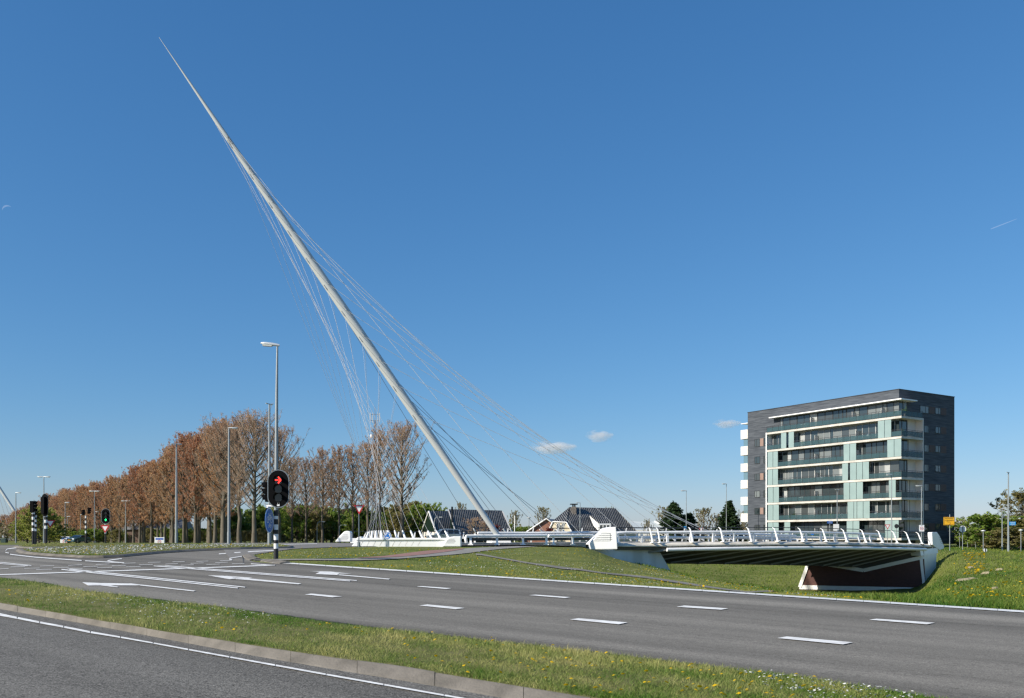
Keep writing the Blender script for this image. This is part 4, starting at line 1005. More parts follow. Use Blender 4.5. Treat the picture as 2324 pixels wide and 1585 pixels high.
for p, q in ((A, bl), (Bp, br)): 
    n = Vector((-.16 if q is bl else .16, -.25, 0)); m.prism([p+n, q+n, q+n*2.2, p+n*2.2], (0,.15,.0)) if False else m.tube([p+Vector((0,-.2,0)), q+Vector((0,-.2,0))], .11, 4)
m.tube([A+Vector((0,-.2,0)), Bp+Vector((0,-.2,0))], .10, 4); build('bargeboard', m, wtrim, h2)
for x0, x1 in ((1818,1862), (1878,1922)):
    p, q = W(*hh(x0,518,D2-.9)), W(*hh(x1,418,D2-.9)); m = MB(); f = .10; y = p.y
    for bx in ((p.x, p.x+f, p.z, q.z), (q.x-f, q.x, p.z, q.z), (p.x, q.x, p.z, p.z+f*1.4), (p.x, q.x, q.z-f, q.z), ((p.x+q.x)/2-.04, (p.x+q.x)/2+.04, p.z, q.z), (p.x, q.x, p.z+(q.z-p.z)*.62, p.z+(q.z-p.z)*.62+.07)): m.box(bx[0], bx[1], y-.10, y-.02, bx[2], bx[3])
    w = build('window', m, wtrim, h2); m = MB(); m.box(p.x+.02, q.x-.02, y-.05, y-.01, p.z+.02, q.z-.02); build('pane', m, gls[0], w, origin=h2['org'])
p, q = W(*hh(1996,290,D2+3)), W(*hh(2046,226,D2+3)); m = MB(); m.box(p.x, q.x, p.y-.5, p.y+.9, p.z-1, q.z); ck = build('chimney', m, mat('chimney_brick', (.17,.15,.13), .9, var=.3, scale=5), h2)
m = MB(); m.box(p.x+.1, p.x+.3, p.y-.2, p.y+.5, q.z, q.z+.35); m.box(q.x-.3, q.x-.1, p.y-.2, p.y+.5, q.z, q.z+.35); m.box(p.x-.25, q.x+.25, p.y-.7, p.y+1.0, q.z+.35, q.z+.5); build('chimney_cap', m, M['darksteel'], ck, origin=h2['org'])
z6 = zc(2300,2000,2.905)
dp = [W(*z6(x, y), D2+dd) for x, y, dd in ((165,182,2),(320,188,2.5),(418,272,.5),(272,275,0))]
m = MB(); m.prism(dp, (0,0,.14)); dm = build('dormer_roof', m, tile, h2)
lo_ = [W(*z6(x, y), D2+dd) for x, y, dd in ((272,362,0),(418,362,.5))]
m = MB(); m.poly([dp[3], dp[2], lo_[1], lo_[0]]); m.poly([dp[3], lo_[0], W(*z6(215,300), D2+1.5), dp[0]]); build('dormer', m, wtrim, h2)
p, q = W(*z6(285,345), D2-.05), W(*z6(405,290), D2-.05); m = MB(); n = 3
for i in range(n+1):
    x = p.x+(q.x-p.x)*i/n; m.box(x-.06, x+.06, p.y-.10, p.y-.02, p.z, q.z)
m.box(p.x, q.x, p.y-.1, p.y-.02, p.z-.05, p.z+.08); m.box(p.x, q.x, p.y-.1, p.y-.02, q.z-.05, q.z+.06); w = build('window', m, wtrim, h2); m = MB(); m.box(p.x, q.x, p.y-.05, p.y-.01, p.z, q.z); build('pane', m, gls[2], w, origin=h2['org'])
# brick house gable
h3 = thing('house', 'red-brick gable house with white roof edge between the two black-roofed houses', 'house', ground(1220, 158), world=True)
D3 = 156
a, b, c = W(*hh(1430,552,D3)), W(*hh(1700,372,D3)), W(*hh(1960,548,D3)); b2_ = W(*hh(1775,378,D3+3))
m = MB(); m.poly([a, a+dz, c+dz, c, b]); build('gable', m, mat('red_brick', (.34,.17,.12), .9, var=.12, scale=4, stretch=(1,1,3), bump=.3), h3)
m = MB(); bk = Vector((3.5,10,0)); m.prism([a, b, b+bk, a+bk], (0,0,.12)); m.prism([b, c, c+bk, b+bk], (0,0,.12)); build('roof', m, mat('grey_roof', (.35,.36,.36), .8), h3)
m = MB(); m.tube([a+Vector((-.1,-.2,0)), b+Vector((0,-.2,.1)), c+Vector((.1,-.2,0))], .16, 4); build('bargeboard', m, wtrim, h3)
# pale industrial hall
h4 = thing('hall', 'pale low industrial hall with ribbed roof beside the conifers', 'building', ground(1470, 185), world=True)
z8 = zc(2300,2000,2.905); D4 = 185
a, b, c, d = [W(*z8(x, y), D4+dd) for x, y, dd in ((640,252,14),(925,252,10),(1115,350,0),(690,350,2))]
m = MB(); m.poly([a, b, c, d]); build('roof', m, mat('pale_roof', (.46,.50,.49), .5, var=.06, scale=.4, stretch=(4,.2,1)), h4)
m = MB(); m.poly([d, c, c+dz*1.2, d+dz*1.2]); m.poly([c, b, b+Vector((9,0,-8)), c+dz*1.2]); build('wall', m, mat('pale_sheet', (.55,.55,.50), .6, var=.08, scale=.8, stretch=(3,.3,.2)), h4)
m = MB(); m.tube([b+Vector((0,-.1,.05)), c+Vector((0,-.1,.05))], .16, 4); build('verge_trim', m, wtrim, h4)
# farmhouse seen between the trunks of the poplars
h5 = thing('house', 'small brown house with grey roof glimpsed between the poplar trunks', 'house', ground(345, 200), world=True)
x, y = ground(345, 200).x, 200; z = ground(345, 200).z
m = MB(); m.box(x-6, x+6, y, y+8, z-.5, z+3); build('wall', m, mat('brown_brick', (.15,.10,.08), .9, var=.1, scale=3), h5)
m = MB(); m.prism([(x-6.4,y-.4,z+2.9),(x-6.4,y+8.4,z+2.9),(x-6.4,y+4,z+6.2)], (12.8,0,0)); build('roof', m, mat('slate_roof', (.16,.17,.18), .6, var=.1, scale=3), h5)
# ---------------------------------------------------------------- trees
bark = mat('bark', (.095,.08,.06), .95, col2=(.155,.135,.10), scale=3, stretch=(1,1,.4), bump=.5, bscale=10)
bark_pale = mat('twig_bark', (.36,.285,.215), .95)
def unit(v): return v/np.maximum(np.linalg.norm(v, axis=-1, keepdims=True), 1e-9)
def stick(p, q, r0, r1, n=4):
    t = unit(q-p); up = np.array([0,0,1.]) if abs(t[2]) < .9 else np.array([1.,0,0]); a = unit(np.cross(t, up)); b = np.cross(t, a)
    k = np.arange(n)*2*np.pi/n; ring = np.outer(np.cos(k), a)+np.outer(np.sin(k), b)
    V = np.concatenate([p+ring*r0, q+ring*r1]); i = np.arange(n); j = (i+1) % n
    return V, np.stack([i, j, n+j, n+i], 1)
class Soup:
    def __init__(s): s.V = []; s.F = []; s.n = 0; s.T = []
    def add(s, V, F_, t=0.5): s.V.append(V); s.F.append(F_+s.n); s.n += len(V); s.T.append(np.full(len(V), t))
    def mesh(s, name, m, parent): return fast_mesh(name, np.concatenate(s.V), np.concatenate(s.F), m, parent, tint=np.concatenate(s.T))
def leaf_quads(C, size, g, tint, up=0.0):
    n = len(C); a = unit(g.normal(0, 1, (n, 3))+np.array([0,0,up])); b = unit(np.cross(a, g.normal(0, 1, (n, 3)))); sz = size*g.uniform(.5, 1.5, (n, 1))
    V = np.stack([C-a*sz, C+b*sz*.55, C+a*sz, C-b*sz*.55], 1).reshape(-1, 3); return V, np.arange(4*n).reshape(-1, 4), np.repeat(tint, 4)
def make_tree(name, seed, H, base, R, prof, n1, n2, nl, lsize, lmat, el0, el1, r0, twig_up=.9, label='', cat='tree', group=None, spread=.45, lean=.0, tw=.018, bmat=None, fork=False, trunk_to=.93):
    g = np.random.default_rng(seed); root = thing(name, label, cat, (0,0,0), 0, group)
    T = Soup(); Cw = Soup(); tp = [np.array([0,0,-.3])]; m = 9
    for i in range(1, m+1):
        f = i/m; tp.append(np.array([g.normal(0,.0045)*H*f**.5, g.normal(0,.0045)*H*f**.5, H*trunk_to*f]))
    tr = lambda f: r0*(1-f)**.85+.02
    def tpt(z):
        f = min(max(z/(H*trunk_to), 0), 1)*m; i = min(int(f), m-1); return tp[i]+(tp[i+1]-tp[i])*(f-i)
    for i in range(m): T.add(*stick(tp[i], tp[i+1], tr(i/m)*(1.25 if i == 0 else 1), tr((i+1)/m), 7))
    LC, LT = [], []
    for i in range(n1):
        f = (i+.5*g.uniform(.3,1.7))/n1; f = min(f, .995); z0 = base+(H*trunk_to-base)*f**.9
        az = i*2.399+g.normal(0,.35); el = math.radians(el0+(el1-el0)*f+g.normal(0,5)); L = R*prof(f)/max(math.cos(el), .30)*g.uniform(.8,1.15)
        L = min(L, (H*1.03-z0)/max(math.sin(el), .1)) if el > .2 else L
        p = tpt(z0); d = np.array([math.cos(az)*math.cos(el), math.sin(az)*math.cos(el), math.sin(el)]); r1 = max(.02, min(tr(z0/H)*.55, .010*L+.02)); seg = 4; pts = [p]
        for k in range(seg):
            d = unit(d+g.normal(0,.10,3)+np.array([0,0,.10])); pts.append(pts[-1]+d*L/seg)
        for k in range(seg): T.add(*stick(pts[k], pts[k+1], r1*(1-k/seg)+.008, r1*(1-(k+1)/seg)+.008, 4))
        for j in range(n2):
            w = g.uniform(.22, 1.0)*seg; k = min(int(w), seg-1); q = pts[k]+(pts[k+1]-pts[k])*(w-k)
            e = unit(unit(pts[k+1]-pts[k])*.55+g.normal(0,.45,3)+np.array([0,0,twig_up])); l2 = (spread*R*(.55+.45*prof(f)))*g.uniform(.4,1.1)*(1-.35*w/seg)
            q2 = q+e*l2; mid = q+e*l2*.5+g.normal(0,.06,3)*l2
            Cw.add(*stick(q, mid, tw*1.25, tw, 3), t=-1); Cw.add(*stick(mid, q2, tw, tw*.5, 3), t=-1)
            for s in range(2):
                a = q+e*l2*g.uniform(.3,.8); b = a+unit(e+g.normal(0,.55,3)+np.array([0,0,.3]))*l2*g.uniform(.25,.5); Cw.add(*stick(a, b, tw*.8, tw*.4, 3), t=-1)
                LC.append(a+(b-a)*g.uniform(.2,1.05,(nl//3,1))+g.normal(0,.07,(nl//3,3))*R*.3)
            LC.append(q+(q2-q)*g.uniform(.15,1.05,(nl//3,1))+g.normal(0,.07,(nl//3,3))*R*.3)
    LC = np.concatenate(LC); cl = .5+.5*np.sin(LC@np.array([1.1,.7,.9])*2.1+seed)*.6+g.normal(0,.22,len(LC))
    V, Fq, tn = leaf_quads(LC, lsize, g, np.clip(cl, 0, 1))
    twV = np.concatenate(Cw.V); twF = np.concatenate(Cw.F)
    allV = np.concatenate([twV, V]); kz = H/np.percentile(allV[:, 2], 99.8)
    T.V = [v*np.array([1,1,kz]) for v in T.V]; allV = allV*np.array([1,1,kz]); trunk = T.mesh('trunk', bmat or bark, root)
    allF = np.concatenate([twF, Fq+len(twV)])
    fast_mesh('crown', allV, allF, [bmat or bark_pale, lmat], root, mi=np.concatenate([np.zeros(len(twF)), np.ones(len(Fq))]), tint=np.concatenate([np.zeros(len(twV)), tn]))
    root['top'] = H; return root
cop = leafmat('copper_leaves', (.44,.225,.095), (.66,.41,.22), .45)
cops = [cop, leafmat('copper_leaves_red', (.40,.17,.08), (.58,.31,.18), .45), leafmat('copper_leaves_tan', (.42,.24,.11), (.66,.45,.26), .45)]
cop2 = leafmat('copper_leaves_pale', (.42,.25,.15), (.62,.42,.28), .45)
gre = leafmat('fresh_leaves', (.13,.24,.03), (.34,.42,.085), .5); olive = leafmat('olive_leaves', (.18,.18,.055), (.34,.30,.12), .45)
ovate = lambda f: (math.sin(math.pi*min(1, .12+.88*f**.8)))**.75*.95+.10
broad = lambda f: math.sqrt(max(.02, 1-(f*1.02)**2.2))
LP = 'brown-leaved poplar in the long rows that recede to the left beside the road'
GP = 'poplars in the long rows'
pop = []
for i in range(5):
    pop.append(make_tree('poplar', 100+i, 17.0, 3.0, 3.4, ovate, 64, 9, 24, .075, cops[i % 3], 38, 68, .24, label=LP, group=GP))
big = [make_tree('poplar', 200+i, 17.0, 4.0, 4.3, ovate, 60, 10, 15, .060, cop2, 36, 66, .27, label='x', spread=.5) for i in range(2)]
row = [make_tree('poplar', 300+i, 15.0, 4.0, 2.8, ovate, 54, 9, 15, .058, cop2, 40, 68, .17, label='x') for i in range(3)]
allp = []
def put(protos, used, k, p, rz, s, label=None, group=None):
    o = protos[k]
    if o.name in used: o = dup(o, p, rz, s)
    else: used.add(o.name); o.location = p; o.rotation_euler = (0,0,rz); o.scale = s
    if label: o['label'] = label
    if group: o['group'] = group
    return o
used = set()
def topscale(u, d, vtop, H): p = ground(u, d); return (CZ+(HZ-vtop)*d/F-p.z)/H
top_l = lambda u: float(np.interp(u, [18,40,60,100,150,200,250,300,330,380,410,450,500,545,580], [1172,1162,1152,1128,1107,1098,1086,1068,1052,1024,992,972,952,936,926]))
r = random.Random(4)
s = 14.0; n = 0
while s < 560:
    for off in (0, 9.5, 24):
        x, y = -32.1-.535*s-off*.845*.35+r.uniform(-.6,.6), 113+.844*s+off*.9+r.uniform(-.6,.6); u = UC+x*F/y
        z = tz(x, y); hs = (CZ+(HZ-top_l(u)-r.uniform(-8,15)-(off*.5))*y/F-z)/17.0; w = hs*r.uniform(.9,1.15)
        put(pop, used, n % 5, Vector((x, y, z)), r.uniform(0,6.28), (w, w, hs)); n += 1
    s += 8.0+.012*s
print('poplars', n)
us_b = set()
for u, d, vt, k, lab in [(577,113,926,0,'tallest poplar, wide crown and thick forked trunk, left of the near traffic light'),(543,117,941,1,'thick-trunked poplar just left of the tallest poplar beside the tall lamp'),(507,121,952,0,'poplar with open grey-brown crown, third from the right end of the long row'),(632,131,965,1,'poplar whose crown shows behind the tall lamp mast and the red arrow signal')]:
    p = ground(u, d); hs = topscale(u, d, vt, 17.0); put(big, us_b, k, p, u*.7, (hs*1.08, hs*1.08, hs), lab)
p = ground(912, 125); hs = topscale(912, 125, 955, 17.0); o = put(big, us_b, 1, p, 2.2, (hs*1.12, hs*1.12, hs), 'wide round-crowned poplar at the right end of the trees behind the white parapet')
us_r = set()
for i, (u, d, vt, lab) in enumerate([(663,172,1040,'slim poplar directly right of the red arrow signal'),(694,168,1038,'slim poplar second to the right of the red arrow signal'),(732,160,1016,'slim poplar left of the tall give-way sign'),(770,158,1010,'slim poplar rising just behind the white end block left of the give-way sign'),(800,158,1012,'slim poplar behind the post of the red-bordered give-way sign'),(835,150,1002,'slim poplar in front of the telecom mast'),(862,140,975,'poplar directly left of the wide round-crowned poplar'),(645,190,1052,'small far poplar beside the blue cycle sign'),(716,196,1050,'small far poplar between the slim poplars'),(752,192,1040,'small far poplar behind the white end block')]):
    p = ground(u, d); hs = topscale(u, d, vt, 15.0); w = hs*1.12; put(row, us_r, i % 3, p, u*.31, (w, w, hs), lab, 'slim poplars behind the bridge parapet')

# pale willow by the left crossing
wil = make_tree('willow', 400, 5.6, .2, 3.1, lambda f: math.sqrt(max(.05, 1-f**2.2)), 60, 8, 30, .12, leafmat('willow_leaves', (.27,.31,.05), (.42,.44,.12), .4), 8, 60, .12, twig_up=.2, label='x', spread=.5)
for i, (u, d, vt, w, lab) in enumerate([(88,130,1150,1.0,'pale yellow-green willow behind the two left traffic lights'),(112,136,1170,.9,'lower yellow-green willow behind the oval traffic light on the left'),(62,140,1178,.85,'yellow-green willow beside the single lamp at the far left')]):
    p = ground(u, d); hs = topscale(u, d, vt, 5.6); o = wil if i == 0 else dup(wil, p, u*.1, (1,1,1)); o.location = p; o.scale = (w, w, hs); o['label'] = lab
# green shrubs behind the bridge parapet
sh = [make_tree('shrub', 500+i, 5.0, .1, 2.9, broad, 46, 8, 27, .13, m_, 12, 62, .07, twig_up=.4, label='x', spread=.55) for i, m_ in enumerate((gre, gre, olive))]
us_s = set(); r = random.Random(9)
SHL = 'green shrub in the thicket behind the poplars and the bridge parapet'
for i in range(34):
    u = 515+i*14.2+r.uniform(-4,4); d = 186+r.uniform(-8,8) if u < 900 else 176+r.uniform(-6,6); vt = float(np.interp(u, [620,700,760,850,950,1000], [1162,1160,1152,1154,1152,1168]))+r.uniform(-16,30)
    p = ground(u, d); hs = topscale(u, d, vt, 5.0); w = hs*r.uniform(.75,1.0); put(sh, us_s, r.choice((0,1,0,1,2)), p, r.uniform(0,6), (w, w, hs), SHL, 'shrubs in the thicket behind the poplars')
for i in range(34):
    u = 128+i*15.5+r.uniform(-5,5); d = 225-(u-128)*.12+r.uniform(-10,10); vt = 1206+r.uniform(-8,9)
    p = ground(u, d); hs = topscale(u, d, vt, 5.0); w = hs*r.uniform(1.0,1.6); put(sh, us_s, r.choice((0,2,2,1)), p, r.uniform(0,6), (w, w, hs), 'low shrub seen between the trunks of the long poplar rows', 'low shrubs between the poplar trunks')
# right bank trees
for u, d, vt, w, k, lab in [(2236,140,1166,1.9,0,'bright green bush-like tree beside the two lamps right of the apartment block'),(2205,150,1200,1.2,1,'low green shrub right of the round white sign back'),(2268,150,1180,1.7,0,'green shrub behind the tall lamp at the right edge'),(2188,165,1213,.8,2,'small olive shrub at the foot of the apartment block'),(2290,136,1198,1.7,2,'olive-brown shrub below the blue street sign'),(2335,138,1180,2.0,2,'olive-brown shrub at the right edge of the picture'),(2250,160,1205,1.9,2,'low olive shrub behind the bright green tree')]:
    p = ground(u, d); hs = topscale(u, d, vt, 5.0); put(sh, us_s, k, p, u, (w*.95, w*.95, hs), lab, 'shrubs and trees right of the apartment block')
ob = make_tree('tree', 610, 9.5, 1.0, 3.9, ovate, 44, 8, 15, .14, olive, 20, 55, .15, label='tall olive-brown tree with thin top at the right edge of the picture', spread=.5)
ob.location = ground(2318, 152); hs = topscale(2318, 152, 1112, 9.5); ob.scale = (hs*1.45, hs*1.45, hs)
# small thin-leaved trees among the houses
sm = [make_tree('small_tree', 700+i, 7.0, 1.6, 2.3, ovate, 30, 7, 11, .10, leafmat('spring_leaves', (.17,.17,.07), (.27,.25,.12), .3), 25, 55, .10, label='x', spread=.5) for i in range(2)]
us_t = set()
for i, (u, d, vt, w, lab) in enumerate([(1045,190,1140,.8,'thin small tree behind the ridge of the low black-roofed house'),(1168,176,1158,.7,'thin dark tree beside the white pole between the houses'),(1232,180,1150,.9,'bare small tree left of the hipped-roof house'),(1385,200,1150,.8,'twiggy tree behind the hipped roof'),(1305,205,1155,.8,'twiggy tree behind the chimney'),(1512,192,1148,1.3,'thin-leaved tree left of the paired conifers'),(1598,195,1152,1.35,'thin-leaved tree between the two groups of conifers'),(1628,196,1165,.8,'sparse tree right of the paired conifers'),(1690,198,1158,.9,'sparse tree between the single conifer and the apartment block'),(1470,165,1178,.5,'leafless sapling before the pale hall'),(1000,170,1170,.8,'thin tree left of the low black-roofed house')]):
    p = ground(u, d); hs = topscale(u, d, vt, 7.0); put(sm, us_t, i % 2, p, u*.3, (w*1.05, w*1.05, hs), lab)
wb = make_tree('small_tree', 720, 5.0, .4, 2.2, broad, 26, 6, 6, .07, cop2, 30, 65, .06, label='brown leafless shrub before the black roof behind the bridge', spread=.55); wb.location = ground(1075, 142); hs = topscale(1075, 142, 1172, 5.0); wb.scale = (1.1,1.1,hs)
dup(wb, ground(1098, 141), 1.2, (.9,.9,hs*.85), 'smaller brown shrub before the black roof behind the bridge')
rb = make_tree('red_shrub', 730, 3.2, .2, 1.5, broad, 26, 7, 18, .09, leafmat('red_leaves', (.14,.02,.022), (.22,.05,.045), .3), 20, 60, .06, label='dark red shrub beside the foot of the pylon', spread=.5); rb.location = ground(1120, 143); hs = topscale(1120, 143, 1192, 3.2); rb.scale = (1,1,hs)
dup(rb, ground(1248, 146), 2.2, (.8,.8,topscale(1248,146,1198,3.2)), 'dark red shrub before the red-brick gable')
ys = put(sh, us_s, 0, ground(1200, 165), .4, (1.0,1.0,topscale(1200,165,1195,5.0)), 'yellow-green shrub between the low black-roofed house and the brick gable')
for u, vt, lab in ((1150,1188,'green shrub at the right end of the low black-roofed house'),(1178,1196,'green shrub behind the white pole'),(1225,1200,'green shrub left of the red-brick gable')):
    put(sh, us_s, 1, ground(u, 172), u, (.8,.8,topscale(u,172,vt,5.0)), lab)
for u, d, vt, w in ((395,240,1205,1.0),(410,238,1212,.8)):
    pass
pk = make_tree('blossom_tree', 740, 4.5, .6, 2.0, broad, 26, 7, 18, .10, leafmat('pink_blossom', (.50,.30,.36), (.62,.42,.46), .3), 20, 60, .06, label='small pink blossom tree behind the poplar trunks', spread=.5); pk.location = ground(386, 196); pk.scale = (1,1,topscale(386,196,1203,4.5))

# conifers
def make_conifer(seed, H, R):
    g = np.random.default_rng(seed); root = thing('conifer', 'x', 'tree', (0,0,0)); T = Soup()
    for i in range(6): T.add(*stick(np.array([0,0,H*i/6-.2]), np.array([0,0,H*(i+1)/6-.2]), .16*(1-i/6)+.015, .16*(1-(i+1)/6)+.015, 6))
    LC, dirs = [], []
    nW = 30
    for i in range(nW):
        f = i/nW; z = .35+(H-.5)*f; nb = 11
        for k in range(nb):
            az = 2*math.pi*k/nb+i*.7+g.normal(0,.18); L = R*(1-f)**.8*g.uniform(.7,1.18)+.10; a = np.array([0,0,z+g.normal(0,.12)])
            mid = a+np.array([math.cos(az)*L*.55, math.sin(az)*L*.55, -.10*L]); e = a+np.array([math.cos(az)*L, math.sin(az)*L, .04*L+.08])
            T.add(*stick(a, mid, .03, .02, 3)); T.add(*stick(mid, e, .02, .008, 3))
            n = int(20+26*L); t = g.uniform(.05,1,(n,1)); P_ = np.where(t < .55, a+(mid-a)*t/.55, mid+(e-mid)*(t-.55)/.45)+g.normal(0,1,(n,3))*(.10,.10,.07)*(1.3-.6*t); LC.append(P_)
    C_ = np.concatenate(LC); V, Fq, tn = leaf_quads(C_, .125, g, np.clip(.4+g.normal(0,.28,len(C_)), 0, 1), .2)
    T.mesh('trunk', bark, root); fast_mesh('crown', V, Fq, leafmat('needles', (.010,.030,.010), (.040,.075,.022), .1), root, tint=tn); return root
cf = make_conifer(1, 8.0, 2.6); cg = make_conifer(2, 8.0, 2.4); k1 = dict()
for i, (o, u, d, vt, w, lab) in enumerate([(cf,1530,185,1138,2.0,'dark conifer with a narrow tip, left of the paired conifers by the lamp'),(cg,1655,185,1134,1.75,'single dark conifer in front of a lamp pole left of the apartment block'),(None,1564,188,1163,1.7,'lower dark conifer behind the lamp pole, right of the paired conifers')]):
    p = ground(u, d); hs = topscale(u, d, vt, 8.0)
    if o is None: o = dup(cf, p, 2.0)
    o.location = p; o.scale = (w, w, hs); o['label'] = lab
# wood along the horizon
g = np.random.default_rng(77); V = []; T_ = []
fr = leafmat('far_wood_leaves', (.10,.095,.045), (.17,.15,.075), .2)
n = 26000; u = g.uniform(-700, 3100, n); d = g.uniform(430, 520, n); x = (u-UC)/F*d; hmax = 7.5+2.2*np.sin(u*.05)+1.6*np.sin(u*.13+1)+1.0*np.sin(u*.31); z = terr(x, d)+hmax*g.uniform(0, 1, n)**.8
Vq, Fq, tn = leaf_quads(np.stack([x, d, z], 1), .75, g, g.uniform(0, 1, n)); o = fast_mesh('far_wood', Vq, Fq, fr, tint=tn); tag(o, 'low brown wood along the horizon', kind='stuff')
# ---------------------------------------------------------------- signals, lamps, signs, cars
def text_mesh(txt, size, name, mt, parent, loc, rot=(math.pi/2,0,0), align='CENTER', sx=1.0):
    c = bpy.data.curves.new('t', 'FONT'); c.body = txt; c.size = size; c.align_x = align; c.align_y = 'CENTER'; c.extrude = .002
    t = bpy.data.objects.new('t', c); COL.objects.link(t); dg = bpy.context.evaluated_depsgraph_get(); dg.update()
    me = bpy.data.meshes.new_from_object(t.evaluated_get(dg)); COL.objects.unlink(t); bpy.data.objects.remove(t); me.materials.clear(); me.materials.append(mt); me.name = name
    o = bpy.data.objects.new(name, me); link(o, parent); o.location = loc; o.rotation_euler = rot; o.scale = (sx,1,1); return o
def bands(h, r, n, z0=0.0, solid=.0, mb=None, top_white=True):
    m = MB(); b = (h-solid)/n; m.mi = 1; m.tube([(0,0,z0-.3),(0,0,z0+solid)], r, 14, False)
    for i in range(n):
        m.mi = (i % 2); m.tube([(0,0,z0+solid+b*i),(0,0,z0+solid+b*(i+1))], r, 14, i == n-1)
    return m
BW = [M['band_white'], M['band_black']]
def oval(w, h, n=12):                             # outline of a shield with half-round ends
    r = w/2; pts = []
    for k in range(n+1): a = math.pi*k/n; pts.append((r*math.cos(a), h/2-r+r*math.sin(a)))
    for k in range(n+1): a = math.pi+math.pi*k/n; pts.append((r*math.cos(a), -h/2+r+r*math.sin(a)))
    return pts
def arrow_shape(m, c, r, y):
    x, z = c
    m.prism([(x-.62*r,y,z-.10*r),(x+.02*r,y,z-.10*r),(x+.02*r,y,z+.10*r),(x-.62*r,y,z+.10*r)], (0,-.006,0))
    m.prism([(x+.06*r,y,z+.68*r),(x+.58*r,y,z),(x+.06*r,y,z-.68*r),(x-.10*r,y,z-.56*r),(x+.30*r,y,z),(x-.10*r,y,z+.56*r)], (0,-.006,0))
def head(parent, loc, rz, w=.52, h=1.0, lens=.105, shield=True, lit=None, plate=None, name='signal_head'):
    """three-lamp head facing local -y, hung on its pole"""
    hd = MB(); bw = lens*2.7
    if shield:
        hd.prism([(x,0,z) for x, z in oval(w, h)], (0,.03,0))
    hd.box(-bw/2, bw/2, .02 if shield else -.10, .20 if shield else .12, -h*.36, h*.36)
    o = build(name, hd, M['black'], parent); o.location = loc; o.rotation_euler = (0,0,rz); o['org'] = (0,0,0)
    if shield:
        rm = MB(); a = oval(w, h); b = oval(w-.075, h-.075); A = [Vector((x,-.006,z)) for x, z in a]; B = [Vector((x,-.006,z)) for x, z in b]; n = len(A)
        rm.strip(A+[A[0]], B+[B[0]]); rm.strip([p+Vector((0,.04,0)) for p in A]+[A[0]+Vector((0,.04,0))], A+[A[0]]); build('shield_rim', rm, M['rim'], o)
    y0 = -.004 if shield else -.10
    for i in range(3):
        z = h*.225*(1-i)
        m = MB(); m.disc((0,y0-.008,z), lens, (0,-1,0), 20); build('lens', m, M['lens'], o)
        v = MB(); v.smooth = True; n = 16; A, B = [], []
        for k in range(n+1):
            a = math.radians(-25+230*k/n); A.append(Vector((math.cos(a)*lens*1.10, y0, z+math.sin(a)*lens*1.10))); B.append(Vector((math.cos(a)*lens*1.02, y0-lens*(2.0-1.2*abs(math.cos(a))), z+math.sin(a)*lens*1.02)))
        v.strip(A, B); v.strip([p*1.0+Vector((0,0,-.004)) for p in B], [p+Vector((0,0,-.004)) for p in A]); build('visor', v, M['black'], o)
        if lit and lit[0] == i:
            m = MB(); arrow_shape(m, (0, z), lens*1.22, y0-.012); build('lit_arrow', m, lit[1], o)
    return o
def lamp_head(mb, x, s=1.0):                      # luminaire reaching from the pole top along +x
    prof = [(-.12,.05,.055),(.05,.085,.075),(.35,.13,.085),(.70,.15,.08),(.92,.11,.06),(1.0,.03,.02)]
    R = []
    for px, w, hh_ in prof:
        ring = []
        for k in range(10):
            a = 2*math.pi*k/10; zz = math.sin(a); ring.append(Vector((px*x*s, math.cos(a)*w*s, (zz*hh_*(1.0 if zz > 0 else .55)+.05+px*.04)*s)))
        R.append(ring)
    mb.smooth = True; mb.add([p for r in R for p in r], [(i*10+k, i*10+(k+1) % 10, (i+1)*10+(k+1) % 10, (i+1)*10+k) for i in range(len(R)-1) for k in range(10)]); mb.poly(R[0]); mb.poly(R[-1])
lampw = mat('lamp_housing', (.62,.65,.65), .35, .2); lampg = mat('lamp_glass', (.50,.52,.48), .1); lamp_d = mat('lamp_housing_dark', (.20,.22,.23), .4, .2)
def lamp(u, d, vtop, heads, label, r=.075, rz=0.0, s=1.0, base_v=None, group='street lamps'):
    p = ground(u, d); H = CZ+(HZ-vtop)*d/F-p.z; t = thing('street_lamp', label, 'street lamp', p, rz, group)
    m = MB(); m.tube([(0,0,-.3),(0,0,H*.45),(0,0,H)], [r*1.25, r*1.0, r*.62], 10); build('pole', m, M['steel'], t)
    m = MB(); m.tube([(0,0,0),(0,0,.9)], r*1.4, 10); build('pole_base', m, M['steel'], t)
    for k, x in enumerate(heads):
        m = MB(); lamp_head(m, 1 if x > 0 else -1, abs(x)); h_ = build('lamp_head', m, lampw, t); h_.location = (0,0,H)
        m = MB(); sg = 1 if x > 0 else -1; x0, x1 = sorted((.35*x, .88*x)); m.box(x0, x1, -.09*abs(x), .09*abs(x), -.03*abs(x), .035*abs(x)); build('lamp_glass', m, lampg, h_)
    return t
# tall mast with the red arrow signal in the foreground
base = hit(626.5, 1270.5); base.z = tz(base.x, base.y)
ms = thing('signal_mast', 'tall lamp mast with black and white bands, lit red arrow signal and blue cycle sign', 'traffic light', base, 0)
sc = base.y/F                                     # metres per picture unit here
H = (1270.5-787)*sc
bz = [0,(1270.5-1245.6)*sc]
m = MB(); m.mi = 1; m.tube([(0,0,-.3),(0,0,(1270.5-1245.5)*sc)], 5.2*sc, 16, False)
edges = [1245.5,1233.8,1226.0,1212.5,1202.8,1190.8,1178.6,1171.5,1158]
for i in range(8):
    m.mi = i % 2; m.tube([(0,0,(1270.5-edges[i])*sc),(0,0,(1270.5-edges[i+1])*sc)], (5.1 if i < 4 else 4.9)*sc, 16, False)
build('banded_pole', m, BW, ms)
m = MB(); m.tube([(0,0,(1270.5-1158)*sc),(.012,.0,(1270.5-1060)*sc),(.03,0,H*.78),(.055,0,H)], [4.5*sc,4.2*sc,3.2*sc,2.1*sc], 14); build('pole', m, M['steel'], ms)
